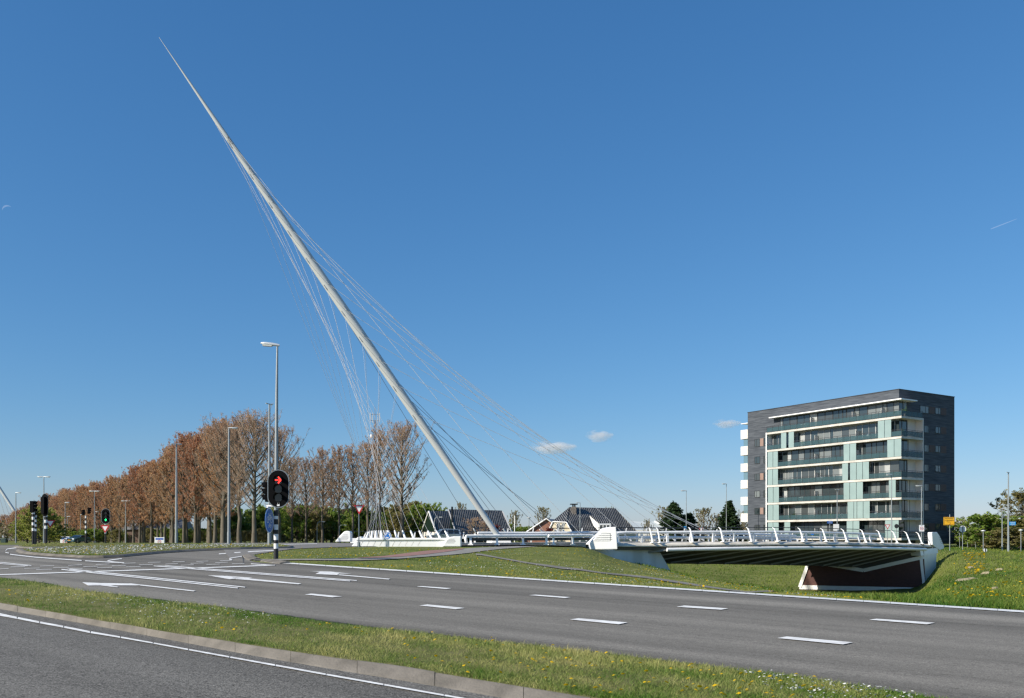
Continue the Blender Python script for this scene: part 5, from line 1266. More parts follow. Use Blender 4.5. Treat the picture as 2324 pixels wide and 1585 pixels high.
m = MB(); lamp_head(m, -1, .63); lh = build('lamp_head', m, lampw, ms); lh.location = (.06,0,H); lh.scale = (1.15,1.25,1.6); lh.rotation_euler = (0,math.radians(4),0)
m = MB(); m.box(-.54, -.20, -.07, .07, -.01, .03); build('lamp_glass', m, lampg, lh)
zc_ = (1270.5-1110)*sc; hd = head(ms, (7.5*sc, -.16, zc_), 0.0, 49.5*sc, 87*sc, 9.6*sc, True, (0, M['red_on']))
text_mesh('1 1', .085, 'lettering', M['signwhite'], hd, (0,-.012,-33.5*sc)); m = MB(); m.box(-.055,.055,-.014,-.006,-38.2*sc-.02,-38.2*sc+.05); build('sticker', m, M['signwhite'], hd)
h2_ = head(ms, (-19*sc, .05, zc_-7*sc), -math.pi/2+.12, .3, 62*sc, 7.5*sc, False)
m = MB(); m.tube([(-19*sc,.05,(1270.5-1158)*sc),(-19*sc,.05,(1270.5-1149)*sc)], 3.0*sc, 10); m.tube([(-22*sc,.05,(1270.5-1149)*sc),(0,0,(1270.5-1149)*sc)], 2.6*sc, 8); build('bracket', m, M['signwhite'], ms)
m = MB(); m.tube([(-19*sc,.05,(1270.5-1172)*sc),(-19*sc,.05,(1270.5-1153)*sc)], 4.4*sc, 10); build('signal_base', m, M['black'], ms)
def bike(mb, c, s, y):
    x, z = c
    def ring(cx, cz, r):
        n = 14
        for k in range(n):
            a, b = 2*math.pi*k/n, 2*math.pi*(k+1)/n; mb.poly([(cx+math.cos(q)*rr, y, cz+math.sin(q)*rr) for q, rr in ((a,r),(b,r),(b,r*.72),(a,r*.72))])
    ring(x-.55*s, z-.2*s, .36*s); ring(x+.55*s, z-.2*s, .36*s)
    def bar(p, q, w=.05*s):
        d = Vector((q[0]-p[0],0,q[1]-p[1])).normalized(); n = Vector((-d.z,0,d.x))*w; P_ = Vector((x+p[0],y,z+p[1])); Q_ = Vector((x+q[0],y,z+q[1])); mb.poly([P_-n, Q_-n, Q_+n, P_+n])
    for p, q in (((-.55,-.2),(-.2,.28)),((-.2,.28),(.38,.28)),((.38,.28),(.55,-.2)),((-.2,.28),(0,-.2)),((0,-.2),(.38,.28)),((-.55,-.2),(0,-.2)),((.38,.28),(.33,.5)),((.33,.5),(.5,.5)),((-.2,.28),(-.24,.42)),((-.38,.42),(-.1,.42))): bar((p[0]*s, p[1]*s), (q[0]*s, q[1]*s))
sg = MB(); R_ = 28.8*sc; sg.disc((0,0,0), R_, (0,-1,0), 28, .012); so = build('cycle_sign', sg, M['blue'], ms); so.location = (-11.0*sc, -.26, (1270.5-1182)*sc); so.rotation_euler = (0,0,math.radians(86)); so['org'] = (0,0,0)
m = MB(); n = 28; A = [Vector((math.cos(2*math.pi*k/n)*R_,-.003,math.sin(2*math.pi*k/n)*R_)) for k in range(n+1)]; m.strip(A, [p*.92+Vector((0,-.0003,0)) for p in A]); build('sign_border', m, M['signwhite'], so)
m = MB(); bike(m, (0,.2*R_/.5*.5), .46*R_/.5*.5*1.6, -.006); bike(m, (0,-.38*R_), .46*R_*.8, -.006); build('bicycle_symbol', m, M['signwhite'], so)

# other signals round the crossing
def signal(u, d, vbase, label, bandn, bh, heads, r=.075, solid=.9, extra=None):
    p = ground(u, d); p.z += .12; t = thing('traffic_light', label, 'traffic light', p, 0, 'traffic lights'); s = d/F
    build('banded_pole', bands(bh, r, bandn, 0, solid), BW, t)
    for (dx, v, rz, w, h, lens, shield, lit) in heads: head(t, (dx*s, -.12 if shield else 0, CZ+(HZ-v)*d/F-p.z), rz, w, h, lens, shield, lit)
    return t
def SZ(d, px): return px*d/F
d = 59
signal(104.2, d, 1239.5, 'banded signal post with an oval black shield seen from behind, visors pointing right', 7, 2.35, [(0.2, 1147, math.pi*.86, SZ(d,21), SZ(d,51), .11, True, None)], .09, 1.0)
d = 56
signal(75.5, d, 1241, 'banded signal post at the far left with a rectangular black head turned right', 8, 2.25, [(-.6, 1150.5, math.pi*.5, .3, SZ(d,36), .115, False, None)], .085, .85)
d = 62
signal(80.5, d, 1238, 'second banded signal post standing just behind the leftmost one', 7, 1.95, [(1.5, 1158, math.pi*.62, SZ(d,15), SZ(d,42), .10, True, None)], .08, .85)
d = 92
t4 = signal(194.6, d, 1234, 'small banded signal post beside the oncoming car with two black heads', 7, 2.7, [(-5, 1163.5, -math.pi/2*.85, .28, SZ(d,17), .09, False, None), (7.5, 1159.5, math.pi/2*1.1, .28, SZ(d,19), .09, False, None)], .075, .9)
d = 88
t5 = signal(239.5, d, 1234, 'banded signal post with an oval shield showing a lit green arrow above a give-way sign', 6, 2.1, [(1.5, 1172.3, 0.0, SZ(d,20.5), SZ(d,35.5), .155, True, (2, M['green_on']))], .08, .85)
def tri_sign(parent, c, w, y=0, face=True, rz=0.0, back=False):
    h = w*.866; m = MB(); m.prism([(-w/2,0,h/2),(w/2,0,h/2),(0,0,-h/2)], (0,.012,0)); o = build('give_way_plate', m, M['signback'] if back else M['red'], parent); o.location = c; o.rotation_euler = (0,0,rz); o['org'] = (0,0,0)
    if not back:
        m = MB(); k = .62; m.poly([(-w/2*k,-.004,h/2-h*.12),(w/2*k,-.004,h/2-h*.12),(0,-.004,h/2-h*.12-h*k)]); build('white_field', m, M['signwhite'], o)
    return o
tri_sign(t5, (0,-.10,CZ+(HZ-1201.5)*d/F-t5.location.z), SZ(d,20))
tri_sign(bpy.data.objects['traffic_light'], (.22,.12,(1240-1195)*59/F), .62, rz=.5)
# give-way sign on its pole, roundabout sign, and the rest
def pole_sign(name, label, cat, u, d, vtop, r=.04, vb=None, mt=None, group=None):
    p = ground(u, d); H = CZ+(HZ-vtop)*d/F-p.z; t = thing(name, label, cat, p, 0, group); m = MB(); m.tube([(0,0,-.4),(0,0,H)], r, 10); build('pole', m, mt or M['steel'], t); return t, H
d = 66.5; t, H = pole_sign('give_way_sign', 'tall red and white give-way sign on a grey pole before the parapet', 'road sign', 814.5, d, 1150, .042)
tri_sign(t, (.03,-.08,CZ+(HZ-1157.5)*d/F-t.location.z), SZ(d,24.5))
m = MB(); m.tube([(0,0,-.2),(0,0,.35)], .11, 8); build('pole_foot', m, M['steel'], t)
d = 65.0; t, H = pole_sign('roundabout_sign', 'round blue roundabout sign with three white arrows before the white parapet', 'road sign', 880, d, 1217, .03)
cz = CZ+(HZ-1216)*d/F-t.location.z; R_ = SZ(d,8.3); m = MB(); m.disc((0,-.05,cz), R_, (0,-1,0), 28, .012); pl_ = build('sign_plate', m, M['blue'], t)
m = MB(); n = 28; A = [Vector((math.cos(2*math.pi*k/n)*R_,-.054,cz+math.sin(2*math.pi*k/n)*R_)) for k in range(n+1)]; C0 = Vector((0,-.054,cz)); m.strip(A, [C0+(p-C0)*.90 for p in A]); build('sign_border', m, M['signwhite'], pl_)
m = MB()
for k in range(3):
    a0 = math.radians(95+120*k); pts = lambda a, r: (math.cos(a)*r*R_, -.056, cz+math.sin(a)*r*R_)
    st = [a0+math.radians(62)*j/5 for j in range(6)]
    m.strip([pts(a, .72) for a in st], [pts(a, .48) for a in st]); e = st[-1]; m.poly([pts(e, .86), pts(e+.42, .58), pts(e, .32)])
build('arrow_symbol', m, M['signwhite'], pl_)
# street lamps
lamp(611.5, 57, 918, (-.36,.36), 'twin-headed lamp partly hidden behind the red arrow mast', .085, 1.15)
lamp(519.5, 62, 973, (.62,), 'single-headed grey lamp before the brown poplars, left of the tallest poplar', .085, .12)
lamp(400.5, 77, 1009, (-.5,.5), 'twin-headed grey lamp before the brown poplar row, left of the single-headed one', .09, .7)
for u, d, vt, hs, lab in [(214.5,150,1116,(-.9,.9),'twin-headed lamp above the green arrow signal'),(285.5,180,1138,(-.92,.92),'twin-headed lamp, right of the pair before the poplar trunks'),(280.2,210,1151.5,(-.88,.88),'twin-headed lamp, lower and farther one of the pair before the poplar trunks'),(99.5,118,1083.5,(-.88,.88),'twin-headed lamp rising behind the oval-shielded signal at the left'),(36,125,1119.5,(.75,),'single-headed lamp at the far left edge beside the willow'),(148,150,1141.5,(.75,),'single-headed lamp behind the white town border board'),(183,230,1168.5,(.85,),'small far lamp above the oncoming car'),(153,240,1173,(.85,),'smallest far lamp before the poplar trunks at the left'),(217,220,1162.5,(.9,),'small far lamp between the twin-headed lamps')]:
    lamp(u, d, vt, hs, lab, .075 if d < 160 else .085)
for u, d, vt, hs, rz, lab in [(1557.5,168,1115,(-1.1,),.2,'single-headed lamp standing before the paired conifers'),(1648.5,165,1099.5,(-1.0,),.4,'single-headed lamp before the single conifer'),(1900,126,1112.5,(-.5,.55),.6,'lamp in front of the middle of the apartment balconies'),(2023.5,118,1079,(-.9,),.4,'taller lamp before the near corner of the apartment block'),(2091.5,126,1104,(-.9,),.1,'lamp before the fin wall of the apartment block'),(2288.5,122,1073,(-.5,.35),.6,'tall thick lamp with blue street sign at the right edge'),(2274.5,124,1155.5,(.85,),.0,'shorter lamp just left of the tall lamp at the right edge'),(1316.5,132,1142,(-.65,),.2,'thin lamp in front of the hipped-roof house')]:
    lamp(u, d, vt, hs, lab, .11 if u == 2288.5 else .075, rz)
def post_lamp(u, d, vt, lab, curved=False):
    p = ground(u, d); H = CZ+(HZ-vt)*d/F-p.z; t = thing('path_lamp', lab, 'street lamp', p, 0, 'small path lamps'); m = MB()
    m.tube([(0,0,-.2),(0,0,H)] if not curved else [(0,0,-.2),(0,0,H*.8),(.1,0,H*.95),(.4,0,H),(.9,0,H)], .05, 8); build('pole', m, M['steel'], t)
    m = MB()
    if curved: m.box(.7,1.2,-.1,.1,H-.05,H+.05)
    else: m.tube([(0,0,H-.05),(0,0,H+.06),(0,0,H+.16)], [.16,.34,.10], 12)
    build('lamp_head', m, lampw, t); return t
post_lamp(2231.5, 122, 1206, 'small mushroom-topped path lamp before the bright green tree'); post_lamp(2317, 124, 1204.5, 'dark mushroom-topped path lamp at the right edge'); post_lamp(1200.5, 140, 1176, 'small ball-topped lamp between the houses')
post_lamp(719.5, 140, 1184.5, 'small curved path lamp before the green thicket', True); post_lamp(770, 150, 1192, 'small curved path lamp near the white end block', True); post_lamp(986, 138, 1174, 'curved lamp before the green gable of the low house', True); post_lamp(618, 150, 1189, 'small curved path lamp right of the tallest poplar', True)
d = 142; p = ground(1168, d); t = thing('flag_pole', 'white bare pole between the low black-roofed house and the brick gable', 'pole', p); m = MB(); m.tube([(0,0,0),(0,0,CZ+(HZ-1172)*d/F-p.z)], .07, 8); build('pole', m, M['white'], t); m = MB(); m.ball((0,0,CZ+(HZ-1172)*d/F-p.z), .1); build('finial', m, M['white'], t)
# yellow detour sign, sign backs, zone board and others on the right
d = 117; t, H = pole_sign('detour_sign', 'yellow detour sign with dark lettering before the dark side of the apartment block', 'road sign', 2155.5, d, 1168, .05)
z0, z1 = CZ+(HZ-1192.3)*d/F-t.location.z, CZ+(HZ-1174)*d/F-t.location.z; w = SZ(d,25.2); cx = SZ(d,-2.0); m = MB(); m.box(cx-w/2, cx+w/2, -.09, -.06, z0, z1); pl_ = build('sign_plate', m, M['yellow'], t, bevel=.05)
m = MB(); f = .03
for bx in ((cx-w/2+.05, cx+w/2-.05, z0+.05, z0+.05+f), (cx-w/2+.05, cx+w/2-.05, z1-.05-f, z1-.05), (cx-w/2+.05, cx-w/2+.05+f, z0+.08, z1-.08), (cx+w/2-.05-f, cx+w/2-.05, z0+.08, z1-.08)): m.box(bx[0], bx[1], -.10, -.092, bx[2], bx[3])
A = [Vector((cx-.02+math.cos(a)*.13, -.1, z0+.26+math.sin(a)*.15)) for a in np.linspace(-1.5, 2.2, 9)]; m.strip(A, [Vector((cx-.02+math.cos(a)*.17, -.1, z0+.26+math.sin(a)*.19)) for a in np.linspace(-1.5, 2.2, 9)])
m.poly([(cx-.34,-.1,z0+.44),(cx-.08,-.1,z0+.36),(cx-.08,-.1,z0+.40),(cx-.34,-.1,z0+.50)]); build('arrow_symbol', m, M['ink'], pl_)
text_mesh('Bouwverkeer', .19, 'lettering', M['ink'], pl_, (cx,-.10,z1-.20)); text_mesh('n. Nieuwepark', .19, 'lettering', M['ink'], pl_, (cx,-.10,z1-.44))
def disc_sign(u, d, v, r, label, face, post=True, bar=None, vtop=None):
    t, H = pole_sign('round_sign', label, 'road sign', u, d, vtop or v-r*.3, .045); c = (0,-.05,CZ+(HZ-v)*d/F-t.location.z); m = MB(); m.disc(c, SZ(d,r), (0,-1,0), 24, .012); pl_ = build('sign_plate', m, face, t)
    if bar: m = MB(); m.box(-.05,.05,-.09,-.066,c[2]-SZ(d,r),c[2]+SZ(d,r)); build('sign_bracket', m, bar, pl_)
    return t
disc_sign(2184.6, 118, 1201, 7.8, 'large round pale sign back with dark bracket right of the apartment block', M['signwhite'], bar=M['darksteel'])
disc_sign(2235.7, 112, 1249, 4.2, 'small round pale sign low at the top of the grass bank', M['signwhite'], bar=M['darksteel'], vtop=1246)
disc_sign(2034.5, 122, 1194.6, 5.0, 'dark round sign back before the corner of the apartment block', M['darksteel'])
disc_sign(1843.5, 124, 1211, 4.2, 'round blue sign behind the bridge railing', M['blue'])
d = 120; t, H = pole_sign('give_way_sign', 'small give-way sign before the lowest balconies of the apartment block', 'road sign', 2014, d, 1195, .045); tri_sign(t, (0,-.06,CZ+(HZ-1196.5)*d/F-t.location.z), SZ(d,13))
d = 168; t, H = pole_sign('give_way_sign', 'small give-way sign behind the railing near the paired conifers', 'road sign', 1590.7, d, 1200, .045); tri_sign(t, (0,-.06,CZ+(HZ-1202)*d/F-t.location.z), SZ(d,11.6))
def board(name, label, u0, u1, v0, v1, d, face, cat='road sign', legs=True):
    u = (u0+u1)/2; p = ground(u, d); t = thing(name, label, cat, p); z0, z1 = CZ+(HZ-v1)*d/F-p.z, CZ+(HZ-v0)*d/F-p.z; w = SZ(d,u1-u0)
    m = MB(); m.box(-w/2, w/2, -.06, -.03, z0, z1); pl_ = build('sign_plate', m, face, t, bevel=.012)
    if legs:
        m = MB(); m.tube([(0,0,-.3),(0,0,z1-.05)], .045, 8); build('pole', m, M['steel'], t)
    return t, pl_, z0, z1, w
t, pl_, z0, z1, w = board('zone_sign', 'white zone 30 board on a lamp before the fin wall of the apartment block', 2085.7, 2097.2, 1192, 1206.6, 112, M['signwhite'])
zm = z0+(z1-z0)*.46; m = MB(); n = 24; m.strip([(math.cos(2*math.pi*k/n)*w*.34,-.066,zm+math.sin(2*math.pi*k/n)*w*.34) for k in range(n+1)], [(math.cos(2*math.pi*k/n)*w*.25,-.066,zm+math.sin(2*math.pi*k/n)*w*.25) for k in range(n+1)]); build('red_ring', m, M['red'], pl_); text_mesh('30', w*.34, 'lettering', M['ink'], pl_, (0,-.066,zm)); text_mesh('zone', w*.20, 'lettering', M['ink'], pl_, (0,-.066,z1-.09))
t, pl_, z0, z1, w = board('street_sign', 'small dark blue street sign with pale lettering before the lowest balconies', 1877, 1889.5, 1183, 1188.8, 124, mat('deep_blue', (.01,.08,.30), .4)); text_mesh('Nijl', .13, 'lettering', M['signwhite'], pl_, (0,-.066,z1-.10)); text_mesh('Venneperpark', .09, 'lettering', M['signwhite'], pl_, (0,-.066,z0+.10))
t, pl_, z0, z1, w = board('street_sign', 'bright blue street sign with pale lettering beside the tall lamp at the right edge', 2290.5, 2305, 1184.6, 1192.6, 121.6, mat('sky_blue', (.02,.30,.68), .4), legs=False); text_mesh('NIEUWE', .17, 'lettering', M['signwhite'], pl_, (0,-.066,z1-.13)); text_mesh('WEGEN', .17, 'lettering', M['signwhite'], pl_, (0,-.066,z0+.13)); m = MB(); m.tube([(-w/2-.1,0,z0+.1),(w/2,0,z0+.1)], .02, 6); build('bracket', m, M['steel'], t)
board('street_sign', 'small bright blue sign behind the railing beside the paired conifers', 1551.6, 1557.8, 1195, 1200.2, 167, mat('sign_light_blue', (.02,.28,.66), .4))
board('notice_board', 'white notice board on the lamp before the middle of the apartment balconies', 1891, 1904, 1190, 1205, 125, M['signwhite'])
# town border boards on the left
for u0, u1, v0, v1, d, lab in ((137.5,157.3,1218.2,1235.2,150,'white framed town border board with blue band left of the oncoming car'),(352,372.7,1219.8,1234.6,112,'white framed town border board among the poplar trunks')):
    t, pl_, z0, z1, w = board('town_board', lab, u0, u1, v0, v1, d, M['signwhite'], legs=False)
    for x in (-w/2, w/2): 
        m = MB(); m.tube([(x,0,-.4),(x,0,z1+.05)], .06, 8); build('leg', m, M['signwhite'], t)
    zz = z0+(z1-z0)*.62; m = MB(); m.box(-w/2+.08, w/2-.08, -.07, -.062, zz, z1-.1); build('blue_band', m, mat('board_blue', (.03,.10,.42), .4), pl_)
    zm = z0+(zz-z0)*.5; q = (zz-z0)*.45; n = 24; m = MB(); m.strip([(math.cos(2*math.pi*k/n)*q,-.066,zm+math.sin(2*math.pi*k/n)*q) for k in range(n+1)], [(math.cos(2*math.pi*k/n)*q*.74,-.066,zm+math.sin(2*math.pi*k/n)*q*.74) for k in range(n+1)]); build('red_ring', m, M['red'], pl_); text_mesh('50', q*.95, 'lettering', M['ink'], pl_, (0,-.066,zm))
# green container at the far left
p = ground(10, 150); c = thing('container', 'dark green container at the far left edge of the road', 'container', p); m = MB(); m.box(-.42,.42,-.4,.4,.05,.68); build('body', m, mat('green_bin', (.02,.05,.045), .5), c, bevel=.03); m = MB(); m.box(-.46,.46,-.44,.44,.69,.78); build('lid', m, mat('green_lid', (.03,.075,.065), .5), c, bevel=.03)
p = ground(213.5, 140); c = thing('warning_sign', 'small yellow marker beside the green arrow signal', 'road sign', p); m = MB(); m.box(-.08,.08,-.03,0,.35,.85); build('plate', m, M['yellow'], c); m = MB(); m.tube([(0,.02,-.2),(0,.02,.9)], .03, 6); build('post', m, M['steel'], c)

# telecom mast behind the trees
d = 190; p = ground(851, d); H = CZ+(HZ-925)*d/F-p.z; tm = thing('telecom_mast', 'thin lattice telecom mast with white antenna panels above the poplars', 'mast', p)
red_w = mat('mast_steel', (.22,.20,.21), .5, .4)
m = MB(); 
for x, y in ((-.5,-.3),(.5,-.3),(0,.55)): m.tube([(x,y,0),(x*.35,y*.35,H*.9)], .06, 6)
k = 0; z = 0
while z < H*.88:
    f0, f1 = 1-.65*z/(H*.9), 1-.65*(z+1.2)/(H*.9); m.tube([(-.5*f0,-.3*f0,z),(.5*f1,-.3*f1,z+1.2)], .035, 4); m.tube([(.5*f0,-.3*f0,z),(0,.55*f1,z+1.2)], .035, 4); m.tube([(0,.55*f0,z),(-.5*f1,-.3*f1,z+1.2)], .035, 4); z += 1.2
build('lattice', m, red_w, tm); m = MB(); m.tube([(0,0,H*.88),(0,0,H)], .05, 6); build('spire', m, red_w, tm)
for x, y in ((-.95,-.2),(-.6,.4),(.55,.4),(1.0,-.1)):
    zt = CZ+(HZ-958)*d/F-p.z; m = MB(); m.box(x-.09,x+.09,y-.06,y+.06,zt-.1,zt+1.9); build('antenna_panel', m, M['signback'], tm)
for zf in (.3, 1.6):
    m = MB(); zt = CZ+(HZ-958)*d/F-p.z+zf; m.tube([(-.95,0,zt),(1.0,0,zt)], .05, 6); build('cross_arm', m, M['steel'], tm)
for x in (-.8,.8):
    m = MB(); zt = CZ+(HZ-990)*d/F-p.z; m.disc((x,-.2,zt), .35, (x,-1,0), 14, .1); build('dish', m, M['signwhite'], tm)

# cars
glass_c = mat('car_glass', (.01,.013,.016), .05, spec=.9); rubber = mat('rubber', (.015,.015,.015), .8); rimm = mat('wheel_rim', (.4,.41,.42), .3, .7); headm = mat('headlight_glass', (.70,.74,.76), .1)
def car(label, loc, rz, col, L=4.6, Wd=1.8, Ht=1.6, mpv=True, group=None):
    c = thing('car', label, 'car', loc, rz, group); paintm = mat('car_paint', col, .25, .35, spec=.7)
    lo = [(-.5,.30),(-.495,.62),(-.46,.74),(-.22,.86),(.0,.90),(.30,.92),(.47,.93),(.498,.70),(.5,.32)]; m = MB(); pts = [(x*L, z) for x, z in lo]
    A = [Vector((x, -Wd/2*(.93 if abs(x) > .44*L else 1), z)) for x, z in pts]+[Vector((.5*L,-Wd/2*.93,.25)), Vector((-.5*L,-Wd/2*.93,.25))]; B = [Vector((p.x, -p.y, p.z)) for p in A]; n = len(A)
    m.poly(A[::-1]); m.poly(B); m.strip(A+[A[0]], B+[B[0]])
    up_ = [(-.23,.86),(-.07,Ht*.955),(.08,Ht),(.33,Ht*.975),(.46,Ht*.90),(.485,.93)] if mpv else [(-.20,.86),(-.02,Ht*.97),(.12,Ht),(.26,Ht*.94),(.40,.95),(.42,.93)]
    A = [Vector((x*L, -Wd/2*(.97 if z < .95 else .80), z)) for x, z in up_]; B = [Vector((p.x, -p.y, p.z)) for p in A]; m.poly(A[::-1]); m.poly(B); m.strip(A, B); body = build('body', m, paintm, c, bevel=.05)
    for s in (-1, 1):
        def sp(x, z, o=.012):
            w = Wd/2*(.97+(.80-.97)*min(max((z-.93)/(Ht-.93), 0), 1)); return Vector((x*L, s*(w+o), z))
        xs = [(-.155,-.04,.10),(.115,.115,.27),(.285,.285,.43)] if mpv else [(-.13,-.02,.10),(.115,.115,.26),(.275,.275,.34)]
        for k, (xa, xb, xc) in enumerate(xs):
            zt = Ht*.935; q = [sp(xa, .95), sp(xc, .97), sp(xc-.01 if k < 2 else xc-.03, zt if k < 2 else zt*.98), sp(xb, zt)]
            m = MB(); m.poly(q if s < 0 else q[::-1]); build('side_window', m, glass_c, c)
        m = MB(); m.ball((-.14*L, s*(Wd/2+.07), 1.0), (.12,.10,.08)); build('mirror', m, paintm, c)
        m = MB(); m.obox((-.485*L, s*Wd*.36, .68), (.06,0,.02), (0,.20,0), (0,0,.08)); build('headlight', m, headm, c)
        m = MB(); m.obox((.49*L, s*Wd*.38, .80), (.04,0,0), (0,.12,0), (0,0,.13)); build('tail_light', m, M['red'], c)
        for x in (-.31, .31):
            m = MB(); m.tube([(x*L, s*(Wd/2-.20), .32), (x*L, s*(Wd/2+.01), .32)], .32, 20); w_ = build('wheel', m, rubber, c); m = MB(); m.disc((x*L, s*(Wd/2+.018), .32), .21, (0,s,0), 16); build('rim', m, rimm, w_)
    m = MB(); a = up_; m.poly([(a[0][0]*L+.06, -.80*Wd/2, a[0][1]+.06), (a[1][0]*L-.02, -.70*Wd/2, a[1][1]-.05), (a[1][0]*L-.02, .70*Wd/2, a[1][1]-.05), (a[0][0]*L+.06, .80*Wd/2, a[0][1]+.06)][::-1])
    for v in range(len(m.v)): m.v[v] = (m.v[v][0]-.03, m.v[v][1], m.v[v][2]+.035)
    build('windscreen', m, glass_c, c)
    m = MB(); m.box(-.512*L, -.499*L, -.26, .26, .42, .53); build('number_plate', m, M['yellow'], c); m = MB(); m.box(-.508*L, -.498*L, -.5, .5, .56, .68); build('grille', m, M['black'], c); return c
p = ground(1006, 116); p.z = CZ+(HZ-1200.3)*116/F-1.62
car('silver-blue estate car driving behind the white bridge rails', p, math.radians(12), (.30,.36,.42), 4.5, 1.8, 1.62)
p = ground(177, 150); car('dark teal car coming towards the crossing beside the town border board', p, math.radians(79), (.07,.14,.16), 4.3, 1.75, 1.32, False)
p = ground(2201, 124); p.z = CZ+(HZ-1246.8)*124/F-1.45; car('dark blue parked car with only its roof above the grass bank', p, .1, (.02,.03,.05), 4.3, 1.75, 1.45, False)
p = ground(2261, 126); p.z = CZ+(HZ-1249.8)*126/F-1.45; car('black parked car behind the bank beside the shorter lamp', p, .05, (.012,.012,.014), 4.3, 1.75, 1.45, False)
# garden fence behind the far rail right of the block
d = 140; p = ground(2205, d); f = thing('wire_fence', 'thin wire fence between the apartment block and the trees', 'fence', p, world=True); rl = MB()
for v in (1211, 1219): rl.tube([W(2175, v+1, d), W(2245, v+2, d)], .03, 5)
build('fence_rail', rl, M['steel'], f)
for u in (2178, 2196, 2214, 2232): m = MB(); m.tube([W(u, 1210, d), W(u, 1248, d)], .04, 6); build('fence_post', m, M['steel'], f)
# second bridge pylon far to the left
d = 520; p = W(40, 1228, d); fb_ = thing('distant_bridge', 'distant white leaning pylon of another bridge at the left edge', 'bridge', p, world=True)
m = MB(); m.tube([W(-150,885,d), W(-60,1020,d), W(0,1110,d), W(36,1165,d), W(75,1226,d)], [.15,.7,.85,.8,.6], 14); build('pylon', m, M['pylon'], fb_)
for k in range(6): m = MB(); m.tube([W(-40+14*k, 1050+21*k, d), W(2+12*k if k < 4 else 30+4*k, 1222, d)], .10, 4); build('stay_cable', m, M['cable'], fb_)
m = MB(); a, b = W(-200,1226,d), W(120,1226,d); m.prism([a, a+Vector((0,0,.9)), a+Vector((0,8,.9)), a+Vector((0,8,0))], b-a); build('deck', m, M['white'], fb_)
# ---------------------------------------------------------------- sky, light, clouds, moon, camera
EL, HX, HY = math.radians(30), -.875, -.485
sdir = Vector((HX*math.cos(EL), HY*math.cos(EL), math.sin(EL))).normalized()
w = bpy.data.worlds.new('World'); S.world = w; w.use_nodes = True; N = w.node_tree.nodes; L = w.node_tree.links
sk = N.new('ShaderNodeTexSky'); sk.sky_type = 'NISHITA'; sk.sun_disc = False; sk.sun_elevation = EL; sk.sun_rotation = math.atan2(HX, HY); sk.altitude = 0; sk.air_density = 1.0; sk.dust_density = .3; sk.ozone_density = 8
bg = N['Background']; bg.inputs['Strength'].default_value = .102; hs_ = N.new('ShaderNodeHueSaturation'); hs_.inputs['Saturation'].default_value = 1.05; L.new(sk.outputs[0], hs_.inputs['Color']); sp_ = N.new('ShaderNodeSeparateColor'); cb_ = N.new('ShaderNodeCombineColor'); L.new(hs_.outputs[0], sp_.inputs[0])
for i, (e, k) in enumerate(((1.0, .85), (.79, 1.11), (.66, 1.506))):
    p_ = N.new('ShaderNodeMath'); p_.operation = 'POWER'; p_.inputs[1].default_value = e; q_ = N.new('ShaderNodeMath'); q_.operation = 'MULTIPLY'; q_.inputs[1].default_value = k
    L.new(sp_.outputs[i], p_.inputs[0]); L.new(p_.outputs[0], q_.inputs[0]); L.new(q_.outputs[0], cb_.inputs[i])
L.new(cb_.outputs[0], bg.inputs[0])
sl = bpy.data.lights.new('sun', 'SUN'); sl.energy = 4.6; sl.angle = math.radians(.53); sl.color = (1,.92,.80); so = bpy.data.objects.new('sun', sl); COL.objects.link(so); so.rotation_euler = (-sdir).to_track_quat('-Z', 'Y').to_euler()
def cloudmat(name, dens, sc_):
    m = bpy.data.materials.new(name); m.use_nodes = True; nt = m.node_tree; N = nt.nodes; L = nt.links; N.remove(N['Principled BSDF'])
    v = N.new('ShaderNodeVolumePrincipled'); v.inputs['Color'].default_value = (.97,.96,.97,1); v.inputs['Anisotropy'].default_value = .2
    tc = N.new('ShaderNodeTexCoord'); nz = N.new('ShaderNodeTexNoise'); nz.inputs['Scale'].default_value = sc_; nz.inputs['Detail'].default_value = 5; L.new(tc.outputs['Object'], nz.inputs['Vector'])
    ln = N.new('ShaderNodeVectorMath'); ln.operation = 'LENGTH'; L.new(tc.outputs['Object'], ln.inputs[0])
    a = N.new('ShaderNodeMath'); a.operation = 'SUBTRACT'; L.new(nz.outputs['Fac'], a.inputs[0])
    b = N.new('ShaderNodeMath'); b.operation = 'MULTIPLY'; b.inputs[1].default_value = .42; L.new(ln.outputs['Value'], b.inputs[0]); L.new(b.outputs[0], a.inputs[1])
    r = N.new('ShaderNodeMapRange'); r.inputs[1].default_value = .10; r.inputs[2].default_value = .34; r.inputs[3].default_value = 0; r.inputs[4].default_value = dens; L.new(a.outputs[0], r.inputs[0]); L.new(r.outputs[0], v.inputs['Density']); L.new(v.outputs[0], N['Material Output'].inputs['Volume']); return m
cm = cloudmat('cloud', .022, 1.9)
DC = 4200.0
for u, v, ru, rv, lab in ((1255,1016,56,16,'small white cloud crossed by the bridge cables, lowest of three'),(1360,990,34,15,'small ragged white cloud in the middle of three'),(1650,962,34,11,'small flat white cloud beside the apartment block')):
    m = MB(); m.ball((0,0,0), 1.0, 24, 16); c = W(u, v, DC); o = build('cloud', m, cm); o.location = c; o.scale = (ru*DC/F, ru*DC/F*.6, rv*DC/F); tag(o, lab, 'cloud', 'small clouds')
fm = bpy.data.materials.new('moonlight'); fm.use_nodes = True; nt = fm.node_tree; b = nt.nodes['Principled BSDF']; b.inputs['Base Color'].default_value = (.8,.8,.8,1)
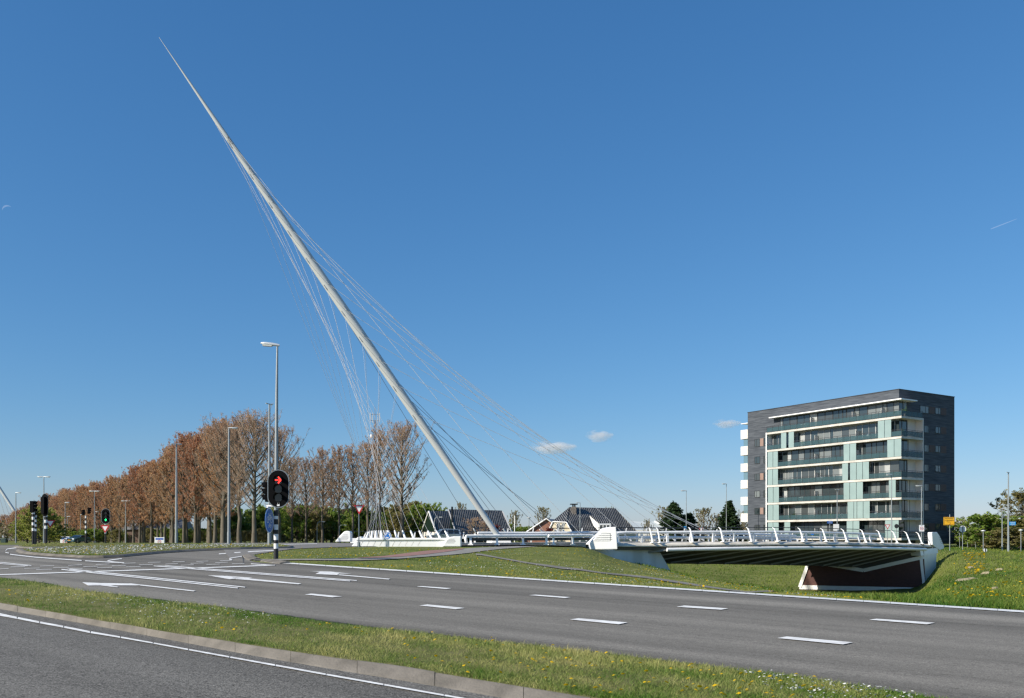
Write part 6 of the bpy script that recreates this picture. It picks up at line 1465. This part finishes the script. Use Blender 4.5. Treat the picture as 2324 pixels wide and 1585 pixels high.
tr = nt.nodes.new('ShaderNodeBsdfTransparent'); ms_ = nt.nodes.new('ShaderNodeMixShader'); em = nt.nodes.new('ShaderNodeEmission'); em.inputs[0].default_value = (.62,.70,.86,1); em.inputs[1].default_value = .85; ms_.inputs[0].default_value = .20; nt.links.new(tr.outputs[0], ms_.inputs[1]); nt.links.new(em.outputs[0], ms_.inputs[2]); nt.links.new(ms_.outputs[0], nt.nodes['Material Output'].inputs['Surface'])  # crescent is the sunlit limb, its light put into shape and emission
DM = 7000.0; c = W(17, 477, DM); R_ = 10.5*DM/F; vw = (c-Vector((0,0,CZ))).normalized(); rt = vw.cross(Vector((0,0,1))).normalized(); up_ = rt.cross(vw)
m = MB(); A, B = [], []
for k in range(21):
    a = math.radians(45+150*k/20); q = math.sin(math.pi*k/20); A.append(c+(rt*math.cos(a)+up_*math.sin(a))*R_); B.append(c+(rt*math.cos(a)+up_*math.sin(a))*R_*(1-.32*q))
m.strip(A, B); o = build('moon', m, fm, origin=c); tag(o, 'faint crescent moon in the blue sky at the left edge', 'moon')
cmn = fm.copy(); cmn.name = 'contrail_glow'; [n for n in cmn.node_tree.nodes if n.type == 'MIX_SHADER'][0].inputs[0].default_value = .11  # vapour glows by itself, sunlight put in as emission
m = MB(); a, b = W(2249, 520, DC), W(2308, 497, DC); m.tube([a, a.lerp(b,.15), a.lerp(b,.6), b], [1.5,2.2,2.0,.6], 8); o = build('contrail', m, cmn, origin=a); tag(o, 'short faint contrail in the blue sky at the right edge', 'contrail')
cam = bpy.data.cameras.new('camera'); co = bpy.data.objects.new('camera', cam); COL.objects.link(co); co.location = (0,0,CZ); co.rotation_euler = (math.pi/2,0,0)
cam.sensor_width = 36; cam.sensor_fit = 'HORIZONTAL'; cam.lens = 36*F/2324; cam.shift_y = (HZ-792.5)/2324; cam.clip_start = .1; cam.clip_end = 20000; S.camera = co
vs = S.view_settings; vs.view_transform = 'Standard'; vs.look = 'None'; vs.exposure = .5; vs.gamma = 1
S.cycles.max_bounces = 6; S.cycles.transparent_max_bounces = 12; S.cycles.volume_bounces = 8; S.cycles.use_denoising = True; S.cycles.denoising_prefilter = 'ACCURATE'; S.cycles.denoising_input_passes = 'RGB_ALBEDO_NORMAL'; S.cycles.filter_width = 1.4
S.cycles.use_adaptive_sampling = True; S.cycles.adaptive_threshold = .01
